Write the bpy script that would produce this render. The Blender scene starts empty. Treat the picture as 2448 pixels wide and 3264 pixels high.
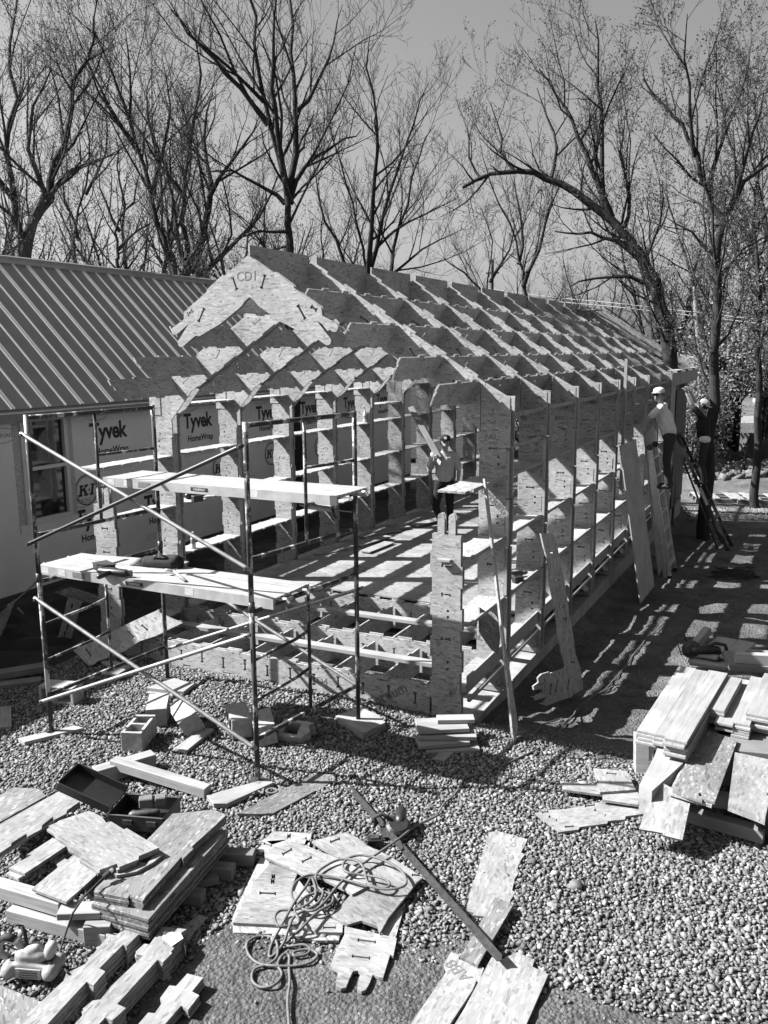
import bpy, bmesh, math, random
import numpy as np
from mathutils import Vector, Matrix, Euler, noise
from mathutils.geometry import tessellate_polygon

random.seed(7)
scene = bpy.context.scene
COL = scene.collection
R = math.radians

# ------------------------------------------------------------------ camera
CAM = Vector((2.774, -7.181, 3.482))
YAW, PITCH, ROLL, FOC = .4589, .1831, -.0073, 2750.0        # FOC in photo pixels (2448 x 3264)
_fw = Vector((-math.sin(YAW) * math.cos(PITCH), math.cos(YAW) * math.cos(PITCH), -math.sin(PITCH)))
_rt0 = Vector((math.cos(YAW), math.sin(YAW), 0))
_up0 = _rt0.cross(_fw)
_rt = _rt0 * math.cos(ROLL) + _up0 * math.sin(ROLL)
_up = _up0 * math.cos(ROLL) - _rt0 * math.sin(ROLL)
cd = bpy.data.cameras.new('camera')
cam = bpy.data.objects.new('camera', cd)
COL.objects.link(cam)
cam.matrix_world = Matrix(((_rt.x, _up.x, -_fw.x, CAM.x), (_rt.y, _up.y, -_fw.y, CAM.y), (_rt.z, _up.z, -_fw.z, CAM.z), (0, 0, 0, 1)))
cd.sensor_fit = 'VERTICAL'
cd.sensor_height = 24.0
cd.lens = 24.0 * FOC / 3264.0
cd.clip_start, cd.clip_end = .05, 3000
scene.camera = cam

# ------------------------------------------------------------------ sky, sun, exposure
TO_SUN = Vector((-1.05, -.44, 1.0)).normalized()
SUN_EL = math.asin(TO_SUN.z)
world = bpy.data.worlds.new('World')
scene.world = world
world.use_nodes = True
wn = world.node_tree.nodes
wn.clear()
sky = wn.new('ShaderNodeTexSky')
sky.sky_type = 'NISHITA'
sky.sun_disc = False
sky.sun_elevation = SUN_EL
sky.sun_rotation = math.atan2(TO_SUN.x, TO_SUN.y)
sky.air_density, sky.dust_density, sky.ozone_density = .75, 3.0, 1.0
bw = wn.new('ShaderNodeRGBToBW')                       # the photograph is black and white
bg = wn.new('ShaderNodeBackground')
bg.inputs['Strength'].default_value = .05
wo = wn.new('ShaderNodeOutputWorld')
wl = world.node_tree.links
wl.new(sky.outputs[0], bw.inputs[0]); wl.new(bw.outputs[0], bg.inputs[0]); wl.new(bg.outputs[0], wo.inputs[0])
sd = bpy.data.lights.new('sun', 'SUN')
sd.energy = 5.0
sd.angle = R(.5)
sd.color = (1, 1, 1)
sun = bpy.data.objects.new('sun', sd)
COL.objects.link(sun)
sun.rotation_euler = (-TO_SUN).to_track_quat('-Z', 'Y').to_euler()
vs = scene.view_settings
vs.view_transform = 'Standard'
vs.look = 'None'
vs.exposure = 1.95
vs.gamma = 1.0
vs.use_curve_mapping = False

# ------------------------------------------------------------------ placing helpers
def ray(px, py):
    return _fw + _rt * ((px - 1224) / FOC) - _up * ((py - 1632) / FOC)
def at(px, py, z=0.0):                 # photo pixel -> point on the level plane z
    d = ray(px, py)
    return CAM + d * ((z - CAM.z) / d.z)
def aty(px, py, y):                    # photo pixel -> point on the plane y
    d = ray(px, py)
    return CAM + d * ((y - CAM.y) / d.y)
def atx(px, py, x):
    d = ray(px, py)
    return CAM + d * ((x - CAM.x) / d.x)
def atd(px, py, dist):                 # photo pixel -> point at a horizontal distance
    d = ray(px, py)
    return CAM + d * (dist / math.hypot(d.x, d.y))
def smooth(a, b, v):
    t = min(1, max(0, (v - a) / (b - a)))
    return t * t * (3 - 2 * t)
def ground_z(x, y):
    drop = smooth(-.15, 1.5, y) * smooth(-.2, .15, x) * (.30 + .031 * max(0, min(y, 15.5) - 1.5))
    drop = max(drop, smooth(14.9, 16.5, y) * smooth(-5, -4.6, x) * .73, smooth(16.5, 22, y) * .73)
    drop -= .43 * smooth(18.5, 23, y)
    drop = max(drop, smooth(.1, .5, y) * smooth(.5, .3, x) * smooth(-4.9, -4.6, x) * .18)   # under the frame
    drop = max(drop, smooth(-1.6, .2, y) * smooth(-4.6, -5.4, x) * .25)
    return -drop
def onground(px, py, lift=0.0):
    z = 0.0
    for _ in range(4):
        p = at(px, py, z)
        z = ground_z(p.x, p.y)
    return Vector((p.x, p.y, z + lift))

WM = {}                                 # world matrix of every object made
def link(o, parent=None, m=None):
    m = m if m is not None else Matrix()
    COL.objects.link(o)
    WM[o] = m
    if parent is not None:
        o.parent = parent
        o.matrix_basis = WM[parent].inverted() @ m
    else:
        o.matrix_basis = m
    return o
def tag(o, label=None, cat=None, group=None, kind=None):
    if label: o['label'] = label
    if cat: o['category'] = cat
    if group: o['group'] = group
    if kind: o['kind'] = kind
    elif cat: o['kind'] = 'thing'
    return o
def empty(name, loc=(0, 0, 0), parent=None, m=None):
    o = bpy.data.objects.new(name, None)
    o.empty_display_size = .1
    return link(o, parent, m if m is not None else Matrix.Translation(Vector(loc)))
def frame_m(o, xdir, ydir):             # matrix with local X, Y along the two given directions
    x = Vector(xdir).normalized()
    z = x.cross(Vector(ydir)).normalized()
    y = z.cross(x)
    return Matrix(((x.x, y.x, z.x, o[0]), (x.y, y.y, z.y, o[1]), (x.z, y.z, z.z, o[2]), (0, 0, 0, 1)))
def TR(loc, rz=0.0, rx=0.0, ry=0.0):
    return Matrix.Translation(Vector(loc)) @ Euler((rx, ry, rz)).to_matrix().to_4x4()

class MB:
    def __init__(self): self.v = []; self.f = []
    def add(self, vs, fs):
        b = len(self.v)
        self.v += [tuple(p) for p in vs]
        self.f += [tuple(b + i for i in q) for q in fs]
        return self
    def box(self, c, s, m=None):
        x, y, z = s[0] / 2, s[1] / 2, s[2] / 2
        vs = [Vector((c[0] + sx * x, c[1] + sy * y, c[2] + sz * z)) for sx in (-1, 1) for sy in (-1, 1) for sz in (-1, 1)]
        if m: vs = [m @ p for p in vs]
        return self.add(vs, [(0, 1, 3, 2), (4, 6, 7, 5), (0, 4, 5, 1), (2, 3, 7, 6), (0, 2, 6, 4), (1, 5, 7, 3)])
    def bar(self, a, b, w, h, upv=(0, 0, 1)):   # a square bar between two points
        a, b = Vector(a), Vector(b)
        m = frame_m(a, b - a, Vector(upv).cross(b - a))
        return self.box(((b - a).length / 2, 0, 0), ((b - a).length, w, h), m)
    def tube(self, pts, rad, n=8, cap=True):
        pts = [Vector(p) for p in pts]
        if not hasattr(rad, '__len__'): rad = [rad] * len(pts)
        rings = []
        ref = None
        for i, p in enumerate(pts):
            t = (pts[min(i + 1, len(pts) - 1)] - pts[max(i - 1, 0)])
            if t.length < 1e-9: t = Vector((0, 0, 1))
            t.normalize()
            if ref is None:
                ref = Vector((0, 0, 1)) if abs(t.z) < .9 else Vector((1, 0, 0))
            u = (ref - t * ref.dot(t))
            if u.length < 1e-6: u = t.orthogonal()
            u.normalize(); w = t.cross(u); ref = u
            rings.append([p + (u * math.cos(2 * math.pi * k / n) + w * math.sin(2 * math.pi * k / n)) * rad[i] for k in range(n)])
        vs = [q for r in rings for q in r]
        fs = []
        for i in range(len(pts) - 1):
            for k in range(n):
                a, b = i * n + k, i * n + (k + 1) % n
                fs.append((a, b, b + n, a + n))
        if cap:
            fs.append(tuple(range(n - 1, -1, -1)))
            fs.append(tuple((len(pts) - 1) * n + k for k in range(n)))
        return self.add(vs, fs)
    def lathe(self, prof, n=16, m=None):         # (radius, height) pairs about local Z
        vs = [Vector((r * math.cos(2 * math.pi * k / n), r * math.sin(2 * math.pi * k / n), z)) for r, z in prof for k in range(n)]
        if m: vs = [m @ p for p in vs]
        fs = [(i * n + k, i * n + (k + 1) % n, (i + 1) * n + (k + 1) % n, (i + 1) * n + k) for i in range(len(prof) - 1) for k in range(n)]
        fs += [tuple(range(n - 1, -1, -1)), tuple((len(prof) - 1) * n + k for k in range(n))]
        return self.add(vs, fs)
    def mesh(self, name, mat, smooth_=False):
        me = bpy.data.meshes.new(name)
        me.from_pydata(self.v, [], self.f)
        me.update()
        if mat: me.materials.append(mat)
        if smooth_: me.shade_smooth()
        return me
    def build(self, name, mat, parent=None, m=None, smooth_=False):
        """vertices are given in world space unless m is given; then they are local to m"""
        if m is None:
            c = Vector((0, 0, 0))
            if parent is not None: m = WM[parent].copy()
            else:
                n = len(self.v)
                c = Vector((sum(p[0] for p in self.v) / n, sum(p[1] for p in self.v) / n, min(p[2] for p in self.v)))
                m = Matrix.Translation(c)
            inv = m.inverted()
            self.v = [tuple(inv @ Vector(p)) for p in self.v]
        return link(bpy.data.objects.new(name, self.mesh(name, mat, smooth_)), parent, m)

def sheet_mesh(name, outline, t, mat, holes=()):
    """a flat sheet in local XY with real holes, thickness t along +Z"""
    def area(p): return sum(p[i][0] * p[(i + 1) % len(p)][1] - p[(i + 1) % len(p)][0] * p[i][1] for i in range(len(p)))
    loops = [list(outline)] + [list(h) for h in holes]
    if area(loops[0]) < 0: loops[0].reverse()
    for h in loops[1:]:
        if area(h) > 0: h.reverse()
    flat = [p for l in loops for p in l]
    n = len(flat)
    tris = tessellate_polygon([[Vector((p[0], p[1], 0)) for p in l] for l in loops])
    vs = [(p[0], p[1], 0) for p in flat] + [(p[0], p[1], t) for p in flat]
    fs = []
    for a, b, c in tris:
        ax, bx, cx = flat[a], flat[b], flat[c]
        if (bx[0] - ax[0]) * (cx[1] - ax[1]) - (cx[0] - ax[0]) * (bx[1] - ax[1]) < 0: b, c = c, b
        fs.append((a + n, b + n, c + n)); fs.append((c, b, a))
    k = 0
    for l in loops:
        for i in range(len(l)):
            a, b = k + i, k + (i + 1) % len(l)
            fs.append((a, b, b + n, a + n))
        k += len(l)
    me = bpy.data.meshes.new(name)
    me.from_pydata(vs, [], fs)
    me.update()
    me.materials.append(mat)
    return me
def obj(name, me, parent=None, m=None):
    return link(bpy.data.objects.new(name, me), parent, m)
def sheet(name, outline, t, mat, parent=None, m=None, holes=()):
    return obj(name, sheet_mesh(name, outline, t, mat, holes), parent, m)
def rect(x0, y0, x1, y1): return [(x0, y0), (x1, y0), (x1, y1), (x0, y1)]
def slot(cx, cy, L, w, ang=0.0):         # dog-bone slot
    c, s = math.cos(ang), math.sin(ang)
    h = L / 2; e = w * .45
    p = [(-h, -w / 2 - e), (-h + e * 2, -w / 2 - e), (-h + e * 2, -w / 2), (h - e * 2, -w / 2), (h - e * 2, -w / 2 - e), (h, -w / 2 - e), (h, w / 2 + e), (h - e * 2, w / 2 + e), (h - e * 2, w / 2), (-h + e * 2, w / 2), (-h + e * 2, w / 2 + e), (-h, w / 2 + e)]
    return [(cx + c * x - s * y, cy + s * x + c * y) for x, y in p]
def circle(cx, cy, r, n=10): return [(cx + r * math.cos(2 * math.pi * k / n), cy + r * math.sin(2 * math.pi * k / n)) for k in range(n)]
def tabs(a, b, d=.014, step=.30, duty=.5, phase=0.0, off=0.0):
    """points from a to b (b left out) with castellations standing d to the RIGHT of travel"""
    ax, ay = a; bx, by = b
    L = math.hypot(bx - ax, by - ay)
    ux, uy = (bx - ax) / L, (by - ay) / L
    nx, ny = uy, -ux
    pts = [(ax, ay)]
    s = phase + step * .25
    while s + step * duty < L - .02:
        for q, o in ((s, 0), (s, d), (s + step * duty, d), (s + step * duty, 0)):
            pts.append((ax + ux * q + nx * o, ay + uy * q + ny * o))
        s += step
    return pts
def fingers(cx, y, w, L=.12, n=2, r=None, up=1):
    """rounded fingers standing on the line at y, listed right to left for up=1"""
    pts = []
    fw_ = w / (n + .6 * (n - 1)) if n > 1 else w
    r = fw_ / 2
    gap = fw_ * .6
    x1 = cx + w / 2
    for i in range(n):
        xr_ = x1 - i * (fw_ + gap)
        pts.append((xr_, y))
        for k in range(7):
            a = math.pi * k / 6
            pts.append((xr_ - r + r * math.cos(a), y + up * (L - r + r * math.sin(a))))
        pts.append((xr_ - fw_, y))
    return pts
def text_mesh(s, size, mat, bold=0.0, name='lettering', extrude=.0008, align='CENTER', spacing=1.0):
    cu = bpy.data.curves.new(name, 'FONT')
    cu.body = s; cu.size = size; cu.align_x = align; cu.offset = bold; cu.extrude = extrude; cu.space_character = spacing
    cu.resolution_u = 3
    o = bpy.data.objects.new(name, cu)
    COL.objects.link(o)
    dg = bpy.context.evaluated_depsgraph_get()
    me = bpy.data.meshes.new_from_object(o.evaluated_get(dg))
    bpy.data.objects.remove(o); bpy.data.curves.remove(cu)
    me.name = name
    me.materials.clear(); me.materials.append(mat)
    return me

# ------------------------------------------------------------------ materials (greys: the photograph is black and white)
def newmat(name, rough=.8, metal=0.0, spec=.3):
    m = bpy.data.materials.new(name)
    m.use_nodes = True
    nt = m.node_tree
    b = nt.nodes['Principled BSDF']
    b.inputs['Roughness'].default_value = rough
    b.inputs['Metallic'].default_value = metal
    b.inputs['Specular IOR Level'].default_value = spec
    return m, nt, b
def N(nt, typ, **kw):
    n = nt.nodes.new(typ)
    for k, v in kw.items():
        if k.startswith('i_'): n.inputs[k[2:].replace('_', ' ')].default_value = v
        else: setattr(n, k, v)
    return n
def L(nt, a, b): nt.links.new(a, b)
def ramp(nt, src, stops):
    r = nt.nodes.new('ShaderNodeValToRGB')
    e = r.color_ramp.elements
    while len(e) < len(stops): e.new(.5)
    for i, (p, v) in enumerate(stops):
        e[i].position = p
        e[i].color = (v, v, v, 1)
    L(nt, src, r.inputs[0])
    return r.outputs[0]
def mathn(nt, op, a, b=None, c=None):
    n = nt.nodes.new('ShaderNodeMath'); n.operation = op
    for i, v in enumerate((a, b, c)):
        if v is None: continue
        if isinstance(v, (int, float)): n.inputs[i].default_value = v
        else: L(nt, v, n.inputs[i])
    return n.outputs[0]
def mixf(nt, f, a, b):
    n = nt.nodes.new('ShaderNodeMix'); n.data_type = 'FLOAT'
    for i, v in ((0, f), (2, a), (3, b)):
        if isinstance(v, (int, float)): n.inputs[i].default_value = v
        else: L(nt, v, n.inputs[i])
    return n.outputs[0]
def coords(nt, scale=(1, 1, 1), rot=(0, 0, 0), which='Object', jitter=True):
    tc = nt.nodes.new('ShaderNodeTexCoord')
    src = tc.outputs[which]
    if jitter:
        oi = nt.nodes.new('ShaderNodeObjectInfo')
        v = nt.nodes.new('ShaderNodeVectorMath'); v.operation = 'MULTIPLY_ADD'
        L(nt, oi.outputs['Random'], v.inputs[0]); v.inputs[1].default_value = (17.3, 31.1, 7.7); L(nt, src, v.inputs[2])
        src = v.outputs[0]
    mp = nt.nodes.new('ShaderNodeMapping')
    mp.inputs['Scale'].default_value = scale
    mp.inputs['Rotation'].default_value = rot
    L(nt, src, mp.inputs[0])
    return mp.outputs[0]
def noise_(nt, vec, scale, detail=4, rough=.55):
    n = nt.nodes.new('ShaderNodeTexNoise')
    n.inputs['Scale'].default_value = scale; n.inputs['Detail'].default_value = detail; n.inputs['Roughness'].default_value = rough
    if vec is not None: L(nt, vec, n.inputs['Vector'])
    return n.outputs['Fac']
def vor(nt, vec, scale, feature='F1', out='Color'):
    n = nt.nodes.new('ShaderNodeTexVoronoi')
    n.feature = feature
    n.inputs['Scale'].default_value = scale
    L(nt, vec, n.inputs['Vector'])
    if out == 'Color':
        s = nt.nodes.new('ShaderNodeSeparateColor')
        L(nt, n.outputs['Color'], s.inputs[0])
        return s.outputs[0]
    return n.outputs[out]
def bump(nt, b, h, strength=.3, dist=.01):
    n = nt.nodes.new('ShaderNodeBump')
    n.inputs['Strength'].default_value = strength; n.inputs['Distance'].default_value = dist
    L(nt, h, n.inputs['Height']); L(nt, n.outputs[0], b.inputs['Normal'])
def flat(name, v, rough=.7, metal=0.0, var=.15, scale=9, spec=.3):
    m, nt, b = newmat(name, rough, metal, spec)
    if v > .1 and metal < .3: v *= .68
    n = noise_(nt, coords(nt), scale, 5)
    L(nt, ramp(nt, n, [(.3, v * (1 - var)), (.7, v * (1 + var))]), b.inputs['Base Color'])
    bump(nt, b, n, .15, .004)
    return m

def make_osb(name, lo, mid, hi, stain=.25, spread=.18):
    m, nt, b = newmat(name, .75, 0, .25)
    s = vor(nt, coords(nt, (16, 16, 16)), 1.0)
    lay = []
    for sc_, an in (((15, 62, 40), 0), ((17, 66, 40), 1.15), ((16, 64, 40), -.95)):
        c = vor(nt, coords(nt, sc_, (0, 0, an)), 1.0)
        g = noise_(nt, coords(nt, (sc_[0] * .8, sc_[1] * 2.6, 60), (0, 0, an)), 1.0, 3, .7)
        lay.append(mathn(nt, 'ADD', mathn(nt, 'MULTIPLY', c, .86), mathn(nt, 'MULTIPLY_ADD', g, .7, -.28)))
    v = mixf(nt, mathn(nt, 'GREATER_THAN', s, .36), lay[0], lay[1])
    v = mixf(nt, mathn(nt, 'GREATER_THAN', s, .68), v, lay[2])
    col = ramp(nt, v, [(.03, lo), (.12, lo * 1.3), (.21, mid * .88), (.55, mid), (.80, mid * 1.07), (.97, hi)])
    big = noise_(nt, coords(nt), 2.3, 4, .6)
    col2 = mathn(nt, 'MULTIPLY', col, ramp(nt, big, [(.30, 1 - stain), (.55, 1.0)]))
    oi = nt.nodes.new('ShaderNodeObjectInfo')
    k = mathn(nt, 'MULTIPLY_ADD', oi.outputs['Random'], spread, 1 - spread * .55)
    L(nt, mathn(nt, 'MULTIPLY', col2, k), b.inputs['Base Color'])
    bump(nt, b, v, .35, .002)
    return m
def make_wood(name, v, var=.2, rough=.7):
    m, nt, b = newmat(name, rough, 0, .25)
    g = noise_(nt, coords(nt, (1.2, 26, 26)), 1.6, 5, .65)
    f = noise_(nt, coords(nt, (5, 120, 120)), 1.0, 2)
    big = noise_(nt, coords(nt), 3.1, 3)
    x = mathn(nt, 'MULTIPLY_ADD', f, .35, g)
    col = ramp(nt, x, [(.42, v * (1 - var * 1.6)), (.62, v), (.85, v * (1 + var * .7))])
    col = mathn(nt, 'MULTIPLY', col, ramp(nt, big, [(.35, .82), (.6, 1.04)]))
    oi = nt.nodes.new('ShaderNodeObjectInfo')
    k = mathn(nt, 'MULTIPLY_ADD', oi.outputs['Random'], .22, .88)
    L(nt, mathn(nt, 'MULTIPLY', col, k), b.inputs['Base Color'])
    bump(nt, b, x, .3, .002)
    return m
M = {}
M['osb'] = make_osb('osb', .11, .25, .34)
M['osb_worn'] = make_osb('osb_worn', .11, .195, .27, .38)
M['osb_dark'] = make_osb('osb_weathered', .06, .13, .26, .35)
M['wood'] = make_wood('lumber', .20, .25)
M['wood_dark'] = make_wood('lumber_weathered', .13)
M['plywood'] = make_wood('plywood', .24, .10)
M['wood_edge'] = make_wood('board_edge', .25)
M['white_board'] = make_wood('platform_deck', .24, .10)

def scaffold_paint():
    m, nt, b = newmat('chipped_paint', .5, 0, .4)
    n = noise_(nt, coords(nt, (1, 1, .45)), 9, 6, .7)
    f = noise_(nt, coords(nt), 60, 3)
    x = mathn(nt, 'MULTIPLY_ADD', f, .2, n)
    L(nt, ramp(nt, x, [(.60, .022), (.645, .06), (.68, .28), (.85, .36)]), b.inputs['Base Color'])
    L(nt, ramp(nt, x, [(.60, .8), (.68, .45)]), b.inputs['Roughness'])
    bump(nt, b, x, .3, .003)
    return m
M['scaffold'] = scaffold_paint()
M['galv'] = flat('galvanised_steel', .22, .5, .6, .25, 20)
M['dark_steel'] = flat('dark_steel', .06, .5, .5, .4, 25)
M['aluminium'] = flat('aluminium', .62, .35, .85, .12, 14)
M['black_plastic'] = flat('black_plastic', .014, .42, 0, .3, 30, .45)
M['rubber'] = flat('rubber', .02, .75, 0, .3, 30)
M['grey_plastic'] = flat('grey_plastic', .27, .4, 0, .1, 12, .4)
M['light_plastic'] = flat('light_plastic', .38, .45, 0, .08, 12, .4)
M['print_black'] = flat('black_print', .018, .6, 0, .2, 10)
M['print_grey'] = flat('grey_print', .16, .7, 0, .2, 10)
M['concrete'] = flat('concrete_block', .34, .95, 0, .22, 22)
M['white_vinyl'] = flat('white_vinyl', .62, .4, 0, .05, 6)
# ------------------------------------------------------------------ ground
def gravel_amount(x, y):
    """1 where crushed stone covers the ground, 0 where bare dirt shows"""
    n = noise.noise(Vector((x * .9, y * .9, 3.1))) * .35 + noise.noise(Vector((x * 3.1, y * 3.1, 7.7))) * .12
    far = -.12 + .05 * x if x > .05 else (.15 if x > -4.8 else 1.6)
    if x > .9: far -= .15 * (x - .9)
    if x < -4.8: far = -.55
    near = -3.35 + .28 * max(0, x - .2) if x < 3.2 else -2.5
    if x < -.3: near = -6
    return smooth(-.14, .14, far - y + n * .5) * smooth(-.22, .22, y - near + n)
def steps(a, b, s): return list(np.arange(a, b, s))
gx = [-700, -300, -150, -80, -50, -34, -24] + steps(-18, -7, .7) + steps(-7, 5, .12) + steps(5, 18, .7) + [24, 34, 50, 80, 150, 300, 700]
gy = [-300, -100, -40, -20] + steps(-10, -5, .6) + steps(-5, 9, .12) + steps(9, 30, .7) + [36, 46, 60, 90, 150, 300, 800]
gv, gf, gcol = [], [], []
for j, y in enumerate(gy):
    for i, x in enumerate(gx):
        z = ground_z(x, y)
        if abs(x) < 19 and -9 < y < 28:
            inside = -4.9 < x < .1 and y > 0
            a = .006 if inside else .03
            g = gravel_amount(x, y)
            z += noise.noise(Vector((x * 1.3, y * 1.3, 0))) * a + noise.noise(Vector((x * 5, y * 5, 2))) * a * (.55 * (1 - g) + .1)
            if g < .5 and not inside: z += noise.noise(Vector((x * 9, y * 9, 5))) * .022 + abs(noise.noise(Vector((x * 3.2, y * 3.2, 8)))) * .03
        gv.append((x, y, z))
        gcol.append(gravel_amount(x, y) if abs(x) < 19 and -9 < y < 6 else 0)
nx = len(gx)
for j in range(len(gy) - 1):
    for i in range(nx - 1):
        a = j * nx + i
        gf.append((a, a + 1, a + 1 + nx, a + nx))
def ground_material():
    m, nt, b = newmat('dirt_and_crushed_stone', .95, 0, .15)
    co = coords(nt, jitter=False)
    at_ = nt.nodes.new('ShaderNodeAttribute'); at_.attribute_name = 'stone'
    n1 = noise_(nt, co, 2.2, 8, .7); n2 = noise_(nt, co, 26, 6, .7); n3 = noise_(nt, co, .35, 4)
    pebble = vor(nt, co, 42, 'F1', 'Distance'); pc = vor(nt, co, 42)
    dirt = ramp(nt, mathn(nt, 'MULTIPLY_ADD', n2, .5, mathn(nt, 'MULTIPLY', n1, .6)), [(.36, .030), (.50, .080), (.68, .16)])
    dirt = mathn(nt, 'MULTIPLY', dirt, ramp(nt, n3, [(.35, .8), (.65, 1.2)]))
    speck = mathn(nt, 'MULTIPLY', mathn(nt, 'GREATER_THAN', pc, .90), mathn(nt, 'LESS_THAN', pebble, .38))
    dirt = mixf(nt, mathn(nt, 'MULTIPLY', speck, .7), dirt, .22)
    stone = ramp(nt, pc, [(0, .05), (1, .15)])
    L(nt, mixf(nt, at_.outputs['Fac'], dirt, stone), b.inputs['Base Color'])
    h = mathn(nt, 'ADD', mathn(nt, 'MULTIPLY', n2, .8), mathn(nt, 'MULTIPLY', pebble, -.5))
    bump(nt, b, h, 1.0, .06)
    return m
me = bpy.data.meshes.new('ground')
me.from_pydata(gv, [], gf); me.update()
ca = me.color_attributes.new('stone', 'FLOAT_COLOR', 'POINT')
ca.data.foreach_set('color', np.repeat(np.array(gcol, dtype=np.float32)[:, None], 4, 1).ravel())
me.materials.append(ground_material()); me.shade_smooth()
tag(obj('ground', me), kind='structure')

# loose crushed stone: many small faceted stones, uncountable
def stone_material():
    m, nt, b = newmat('crushed_stone', .9, 0, .2)
    gi = nt.nodes.new('ShaderNodeNewGeometry')
    n = noise_(nt, coords(nt, jitter=False), 45, 4)
    r = ramp(nt, gi.outputs['Random Per Island'], [(0, .06), (.35, .105), (.75, .15), (1, .21)])
    L(nt, mathn(nt, 'MULTIPLY', r, ramp(nt, n, [(.3, .8), (.7, 1.15)])), b.inputs['Base Color'])
    return m
M['stone'] = stone_material()
def stones(name, pts, sizes, mat, seed=3):
    rs = np.random.RandomState(seed)
    iv = np.array([(x, y, z) for x in (-1, 1) for y in (-1, 1) for z in (-1, 1)], float) * .72
    it = np.array([(0, 1, 3), (0, 3, 2), (4, 6, 7), (4, 7, 5), (0, 4, 5), (0, 5, 1), (2, 3, 7), (2, 7, 6), (0, 2, 6), (0, 6, 4), (1, 5, 7), (1, 7, 3)])
    n = len(pts)
    v = np.repeat(iv[None], n, 0) * (1 + (rs.rand(n, 8, 1) - .5) * .55) + (rs.rand(n, 8, 3) - .5) * .75
    v *= (np.stack([.8 + rs.rand(n) * .6, .65 + rs.rand(n) * .5, .45 + rs.rand(n) * .4], -1) * np.asarray(sizes)[:, None])[:, None, :]
    a, bq, c = rs.rand(n) * 6.283, (rs.rand(n) - .5) * 1.2, (rs.rand(n) - .5) * 1.2
    ca_, sa = np.cos(a)[:, None], np.sin(a)[:, None]
    cb, sb = np.cos(bq)[:, None], np.sin(bq)[:, None]
    cc, sc = np.cos(c)[:, None], np.sin(c)[:, None]
    x, y, z = v[..., 0], v[..., 1], v[..., 2]
    y, z = y * cb - z * sb, y * sb + z * cb
    x, z = x * cc + z * sc, -x * sc + z * cc
    x, y = x * ca_ - y * sa, x * sa + y * ca_
    v = np.stack([x, y, z], -1) + np.asarray(pts)[:, None, :]
    f = (it[None] + (np.arange(n) * 8)[:, None, None]).reshape(-1, 3)
    me = bpy.data.meshes.new(name)
    me.vertices.add(n * 8); me.vertices.foreach_set('co', v.ravel().astype(np.float32))
    me.loops.add(len(f) * 3); me.loops.foreach_set('vertex_index', f.ravel().astype(np.int32))
    me.polygons.add(len(f)); me.polygons.foreach_set('loop_start', np.arange(0, len(f) * 3, 3, dtype=np.int32))
    me.update(calc_edges=True)
    me.materials.append(mat)
    return obj(name, me)
rs = np.random.RandomState(11)
cell = .0222
pts, sz = [], []
gm = {}
for gxi in np.arange(-6.4, 4.2, cell):
    for gyi in np.arange(-4.6, 1.2, cell):
        # only what the camera could see, with a margin for a step aside
        if gyi < -4.2 + .55 * (gxi + 1) * .48 - .9: continue
        key = (int(gxi * 8), int(gyi * 8))
        if key not in gm: gm[key] = gravel_amount(gxi, gyi)
        g = gm[key]
        if g < .02 and rs.rand() > .05: continue
        if -4.6 < gxi < -.02 and gyi > .12: continue
        if rs.rand() > .08 + g * .92: continue
        x, y = gxi + (rs.rand() - .5) * cell * 1.1, gyi + (rs.rand() - .5) * cell * 1.1
        s = .0120 * (.5 + rs.rand() ** 1.3 * 1.15) * (1.8 if rs.rand() < .004 else 1)
        if g < .1: s *= .8
        pts.append((x, y, ground_z(x, y) + noise.noise(Vector((x * 1.3, y * 1.3, 0))) * .03 + s * .25 + rs.rand() * .008)); sz.append(s)
tag(stones('gravel', pts, sz, M['stone']), 'crushed grey stone gravel covering the ground before the house frame', 'gravel', kind='stuff')

# ------------------------------------------------------------------ concrete footing under the frame
S = 1.35                                   # frame spacing
XL, XM = -4.62, -2.31
YF = [.19] + [S * k for k in range(1, 13)]
ZRIDGE, SL = 4.44, .63
def roof_z(x): return ZRIDGE - SL * abs(x - XM)
TH = math.atan(SL)
house = tag(empty('house_frame', (XM, 8, -.1)), 'open gabled house frame of interlocking strand board sheets on a concrete footing', 'house frame')
m_conc = flat('footing_concrete', .30, .9, 0, .25, 5)
fb = MB()
x0, x1, y0, y1 = XL - .03, .03, .05, YF[11] + .18
for c, s in ((((x0 + x1) / 2, y0 + .17, -.50), (x1 - x0, .34, .80)), (((x0 + x1) / 2, y1 - .17, -.50), (x1 - x0, .34, .80)),
             ((x0 + .17, (y0 + y1) / 2, -.501), (.34, y1 - y0 - .68, .796)), ((x1 - .17, (y0 + y1) / 2, -.501), (.34, y1 - y0 - .68, .796))):
    fb.box(c, s)
fb.build('footing', m_conc, house)

T = .018
RX = Matrix.Rotation(R(90), 4, 'X')        # local XY -> world XZ, local +Z -> world -Y
def xz_sheet(name, me, parent, y): return obj(name, me, parent, Matrix.Translation((0, y, 0)) @ RX)
DV = .345                                   # vertical depth of a rafter
def mir(p): return [(2 * XM - x, z) for x, z in p]
def right_post(holes=True):
    zt = roof_z(-.28) + .0
    zi = zt - DV - .14
    o = tabs((0, -.09), (0, 2.93), .016, .36, .5) + [(0, 2.93), (.02, 2.93), (.02, 3.02), (-.03, 3.02 + .0), (-.28, zt)]
    o += [(-.28, zt)] if False else []
    o += tabs((-.28, zi + .1), (-.28, -.09), .014, .45, .45)
    o += [(-.28, -.09)]
    h = []
    for z in (.62, 1.27, 1.90, 2.50):
        h.append(slot(-.14, z, .10, .016))
    for z in (.42, 1.06, 1.72, 2.34): h += [circle(-.08, z, .014, 8), circle(-.08, z + .07, .014, 8)]
    return o, h
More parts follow.
